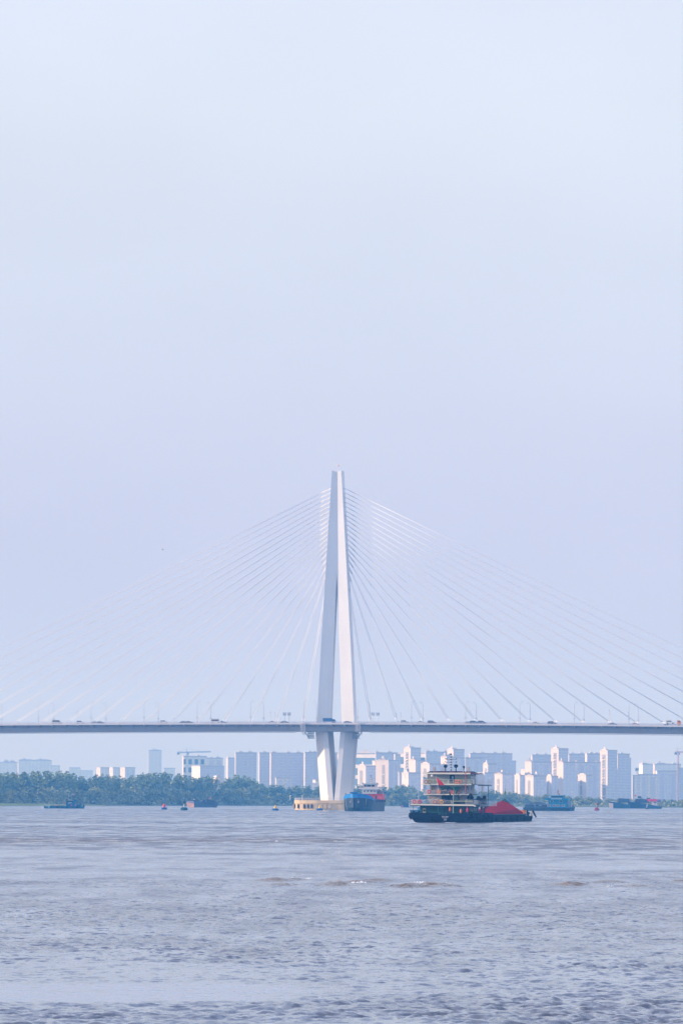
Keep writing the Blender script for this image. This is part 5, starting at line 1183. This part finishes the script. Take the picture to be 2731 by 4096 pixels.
# ---- brown cargo boat left
def brownboat():
    g = ground(815, 3229.7); s = F / g.y; t = thing('river_barge', 'loaded slate barge with a sunlit brown bow and small red flag on the left', 'barge', (g.x, g.y, 0), R(10))
    def X(u): return (740 + u / 9.8 - 815) / s
    def Z(v): return (3188.6 - (3180 + v / 9.8)) / s + 6.5
    hb = mat('hull_brownblue', (.06, .10, .16), .55, .2, .4); br = mat('hull_brown_sunlit', (.42, .24, .18), .6, .15, .6)
    MB().loft([[(X(360), 0, -.5), (X(1235), 0, -.5), (X(1235), 9, -.5), (X(360), 9, -.5)], [(X(350), 0, 2.4), (X(1310), 0, 2.2), (X(1310), 9, 2.2), (X(350), 9, 2.4)], [(X(345), 0, 3.6), (X(1330), 0, 2.9), (X(1330), 9, 2.9), (X(345), 9, 3.6)]]).build('hull', hb, t)
    MB().loft([[(X(170), 4, -.5), (X(359), -.0, -.5), (X(359), 9, -.5), (X(190), 8, -.5)], [(X(118), 4, 2.9), (X(349), -.03, 2.5), (X(349), 9, 2.5), (X(130), 8, 2.9)]]).build('bow', br, t)  # brown of the bow includes the sunlight on this face
    MB().loft([[(X(118), 4, 2.903), (X(349), -.03, 2.503), (X(349), 9, 2.503), (X(130), 8, 2.903)], [(X(118), 4, 3.7), (X(344), -.03, 3.9), (X(344), 9, 3.9), (X(130), 8, 3.7)]]).build('bow_bulwark', mat('bulwark_mauve', (.16, .14, .25), .6), t)
    boxp('fore_house', slate, t, X(250), X(600), 2, 7, 3.6, Z(205)); MB().prism([(X(640), 3.3), (X(720), Z(200)), (X(900), Z(170)), (X(1100), Z(215)), (X(1200), Z(220)), (X(1240), 3)], 1.5, 8).build('cargo_cover', slate, t)
    boxp('cargo_gap', mat('gap_pale', (.35, .36, .42), .6), t, X(830), X(860), 1.3, 1.49, Z(255), Z(200))
    MB().lathe([(.8, 0), (1.0, .8), (.6, 1.3), (.1, 1.4)], 8, (X(1310), 3, 2.2)).build('stern_gear', slate, t)
    m = MB(); m.tube([(X(390), 3, Z(205)), (X(390), 3, Z(165))], .06, 5); m.lathe([(.05, 0), (.3, .1), (.3, .5), (.05, .6)], 8, (X(390), 3, Z(185))); m.build('mast_lamp', whp, t)
    MB().tube([(X(1000), 4, Z(180)), (X(1000), 4, Z(88))], .05, 4).build('flag_staff', slate, t); flag(mat('flag_orange', (.95, .2, .08), .6), t, X(1000), 4, Z(90), 1.15, .9, .1)
    for k in range(5): MB().torus((X(800 + k*75), -.15, 2.4), .28, .13, 8, 5).build('tyre_fender', tyre, t)
brownboat()
# ---- dark barge and white launch behind the tug's left side
def behind():
    g = ground(1632, 3229.6); s = F / g.y; t = thing('far_barge', 'low dark barge with a rusty end moored behind the left side of the big tug', 'barge', (g.x, g.y, 0), R(3))
    MB().prism([(-4.6, -.4), (-4.9, 2.0), (-4.4, 2.3), (6, 2.0), (6.2, -.4)], 0, 5).build('hull', mh, t); boxp('rusty_end', mat('rust_pink', (.4, .16, .16), .7), t, -4.9, -3.4, -.06, -.01, .1, 1.7)
    boxp('cargo_cover', slate, t, -3, 5, 1, 4, 2.3, 2.9)
    g = ground(1668, 3252); s = F / g.y; t = thing('white_launch', 'white launch with a thin mast showing behind the left end of the tug railing', 'boat', (g.x, g.y, 0), R(-4))
    def Z(y): return (3192.3 - y) / s + 6.5
    MB().prism([(-2.8, -.3), (-3.4, 1.3), (3.2, 1.2), (3.0, -.3)], 0, 4).build('hull', cyd, t)
    boxp('cabin', mat('launch_blue', (.15, .42, .6), .5), t, .0, 2.0, .5, 3.5, 1.25, Z(3228)); boxp('upper_deck', whp, t, -3.6, 3.2, .3, 3.7, Z(3228) + .01, Z(3226))
    boxp('roof', whp, t, -3.8, 3.0, 0, 3.9, Z(3203), Z(3201)); railing([(-3.6, .3, Z(3226)), (3.2, .3, Z(3226))], 1.4, t, bars=2)
    for x in (-3.4, 2.8): MB().tube([(x, .5, Z(3226)), (x, .5, Z(3203))], .08).build('roof_post', whp, t)
    MB().tube([(.5, 1, Z(3201)), (.5, 1, Z(3168))], .08).build('mast', rail, t)
behind()

# ------------------------------------------------------------------ buoys, foam, bird
def place_w(o, px, py, rz=0): p = ground(px, py); o.location = (p.x, p.y, 0); o.rotation_euler = (0, 0, rz); return p
bluef = mat('buoy_blue', (0.01, 0.10, 0.30), .45, .1, 2); redp = mat('buoy_red', (0.72, 0.06, 0.05), .45, .08, 2); yel = mat('buoy_yellow', (0.85, 0.55, 0.02), .45, .08, 2)
grn = mat('buoy_green', (0.01, 0.07, 0.09), .5, .1, 2); whi = mat('buoy_white', (0.82, 0.8, 0.78), .5)
def floatb(t, r, h, m_):
    n = 8
    def rg(rr, z, bow=1.0): return [(rr*math.cos(2*math.pi*j/n) * bow, rr*.8*math.sin(2*math.pi*j/n), z) for j in range(n)]
    MB().loft([rg(r*.8, -.5), rg(r, .35, 1.05), rg(r, h*.7, 1.08), rg(r*.72, h)]).build('float', m_, t, bevel=.04)
def buoy(px, py, lab, kind):
    t = thing('buoy', lab, 'buoy'); place_w(t, px, py)
    if kind == 'can':
        floatb(t, 1.45, 1.15, bluef); MB().lathe([(.72, 1.1), (.66, 2.7), (.55, 2.85), (.1, 2.9)], 12).build('can', redp, t)
        MB().tube([(0, 0, 2.85), (0, 0, 3.25)], .12).build('lantern', whi, t)
    elif kind == 'cone':
        floatb(t, 1.6, 1.1, bluef); MB().lathe([(.85, 1.05), (.62, 1.7), (.5, 1.75), (.16, 2.7)], 12).build('cone', yel, t)
        MB().tube([(0, 0, 2.7), (0, 0, 3.05)], .12).build('lantern', mat('lantern_dark', (.2, .15, .1), .4), t)
    elif kind == 'tower':
        floatb(t, 1.65, 1.5, grn); m = MB()
        for a in range(4): m.tube([(math.cos(a*1.57+.78)*.95, math.sin(a*1.57+.78)*.8, 1.4), (math.cos(a*1.57+.78)*.35, math.sin(a*1.57+.78)*.3, 3.4)], .08, 4)
        m.tube([(-.6, -.5, 2.2), (.6, -.5, 2.2)], .06, 4); m.build('frame', grn, t)
        MB().lathe([(.3, 3.3), (.8, 4.25), (.8, 4.4), (.2, 4.4)], 10).build('lantern_platform', grn, t)
        MB().lathe([(.1, 1.5), (.34, 1.7), (.38, 2.2), (.2, 2.9)], 10).build('reflector', whi, t)
        m = MB(); m.tube([(.35, 0, 4.4), (.35, 0, 5.0)], .04); m.lathe([(.05, 4.9), (.18, 5.0), (.18, 5.3), (.04, 5.4)], 8, (.35, 0, 0)); m.build('top_mark', grn, t)
    elif kind == 'redtower':
        floatb(t, 1.45, 1.2, mat('buoy_purple_red', (.32, .07, .12), .5)); m = MB()
        MB().box(-1.0, 1.0, -.9, -.8, .9, 1.7).build('day_mark', redp, t)
        for a in range(4): m.tube([(math.cos(a*1.57+.78)*.8, math.sin(a*1.57+.78)*.7, 1.1), (math.cos(a*1.57+.78)*.3, math.sin(a*1.57+.78)*.25, 3.3)], .1, 4)
        m.build('frame', mat('frame_violet', (.12, .07, .16), .5), t); MB().lathe([(.25, 2.1), (.42, 2.3), (.42, 2.9), (.2, 3.0)], 10).build('reflector', whi, t)
        MB().lathe([(.3, 3.3), (.5, 3.7), (.2, 3.9), (.05, 4.5)], 8).build('lantern', redp, t)
    else:
        floatb(t, 1.2, .8, grn); MB().tube([(-.3, 0, .7), (.05, 0, 3.8)], [.35, .18], 6).build('post', mat('post_grey', (.4, .35, .36), .5), t); MB().lathe([(.2, 1.8), (.35, 2.0), (.35, 2.6), (.1, 2.8)], 8).build('reflector', whi, t)
    return t
buoy(657, 3238.2, 'red can buoy on a blue float', 'can')
buoy(737, 3241.6, 'dark green tower buoy with a white middle left of the brown barge', 'tower')
buoy(1101, 3242, 'yellow cone buoy on a blue float in open water', 'cone')
buoy(1278, 3241.4, 'yellow cone buoy floating right in front of the pile cap', 'cone')
buoy(2385, 3242.3, 'red and white tower buoy right of the cyan push boat', 'redtower')
buoy(2586, 3236.4, 'small leaning grey buoy in front of the moored barges', 'post')

def foam_patch(pts, name='foam'):
    """pts: (centre, length, width); irregular low heaps of white water"""
    r_ = random.Random(3); m = MB()
    for c, ln, wd in pts:
        k = max(6, int(ln / .22))
        for i in range(k):
            u = (i + r_.random()) / k - .5; q = r_.uniform(.4, 1) * (1 - abs(u)*1.2)
            x = c.x + u*ln; y = c.y + r_.uniform(-.5, .5)*wd; h = .05 + .12*q*r_.random() * (1.6 if wd > 1.5 else 1); w_ = ln/k*r_.uniform(.6, 1.4)
            b = [(x-w_, y, c.z-.03), (x, y-wd*.3*q, c.z-.03), (x+w_, y, c.z-.03), (x, y+wd*.3*q, c.z-.03)]; i0 = len(m.v)
            m.v += b + [(x + r_.uniform(-.1, .1)*w_, y, c.z+h)]; m.f += [(i0, i0+1, i0+4), (i0+1, i0+2, i0+4), (i0+2, i0+3, i0+4), (i0+3, i0, i0+4)]
    return tag(m.build(name, mat('foam', (.9, .88, .85), .8, .05, 3)), kind='stuff')
def gp(px, py, z=.0): p = ground(px, py); return Vector((p.x, p.y, z))
o_ = foam_patch([(gp(1430, 3538, .16), .8, .5), (gp(1447, 3537, .14), .6, .4), (gp(1235, 3519, .1), .45, .3), (gp(1172, 3518, .13), .3, .3), (gp(1670, 3537, .15), 1.0, .4), (gp(1700, 3537.5, .12), .9, .4), (gp(1790, 3541, .1), .6, .3), (gp(2440, 3548, .05), .5, .2), (gp(1107, 3366, .05), .5, .4), (gp(1342, 3366, .05), .5, .4)], 'foam')
tag(o_, 'white flecks of foam on the small breaking crests in mid river', 'foam')
tag(foam_patch([(gp(1375, 3243.6, .05), 5.5, 2.5), (gp(1400, 3243.4, .05), 3.5, 2.5), (gp(1384, 3244, .05), 6, 1.5)], 'bow_foam'), 'white bow wave under the blue cargo ship', 'foam')
tag(foam_patch([(gp(1652, 3291.5, .05), 1.6, 1.5), (gp(1800, 3291.8, .04), 3.0, .8), (gp(1990, 3291, .04), 2.5, .8)], 'tug_foam'), 'thin white water along the hull of the big push tug', 'foam')
tag(foam_patch([(gp(200, 3232.5, .05), 7, 2), (gp(182, 3232, .05), 4, 2), (gp(770, 3229.4, .05), 3.5, 2)], 'wake_foam'), 'thin white wake at the bows of the two boats on the left', 'foam')
def bird(px, py, Y, span, lab):
    t = at(px, py, Y); m = MB(); s = span / 2
    m.v = [(-s, 0, .05*s), (-s*.45, .1, .32*s), (0, .28, 0), (0, -.25, 0), (-s*.4, -.12, .28*s), (s, .1, -.1*s), (s*.45, .2, .22*s), (s*.4, -.12, .2*s), (0, 0, -.12), (0, -.5, -.03), (0, .5, .02), (-.12, 0, 0), (.12, 0, 0)]
    m.f = [(0, 1, 2, 4), (4, 2, 3), (5, 7, 6), (6, 7, 3, 2), (9, 11, 8), (9, 8, 12), (9, 12, 11), (10, 8, 11), (10, 12, 8), (10, 11, 12)]
    o = m.build('bird', mat('feather', (.3, .3, .35), .8)); o.location = t; tag(o, lab, 'bird'); return o
bird(651, 2197, 700, .55, 'small dark gull gliding alone in the sky left of the pylon')
bird(1411, 3152, 2100, 1.1, 'dark bird flying low beside the pylon foot above the blue ship')
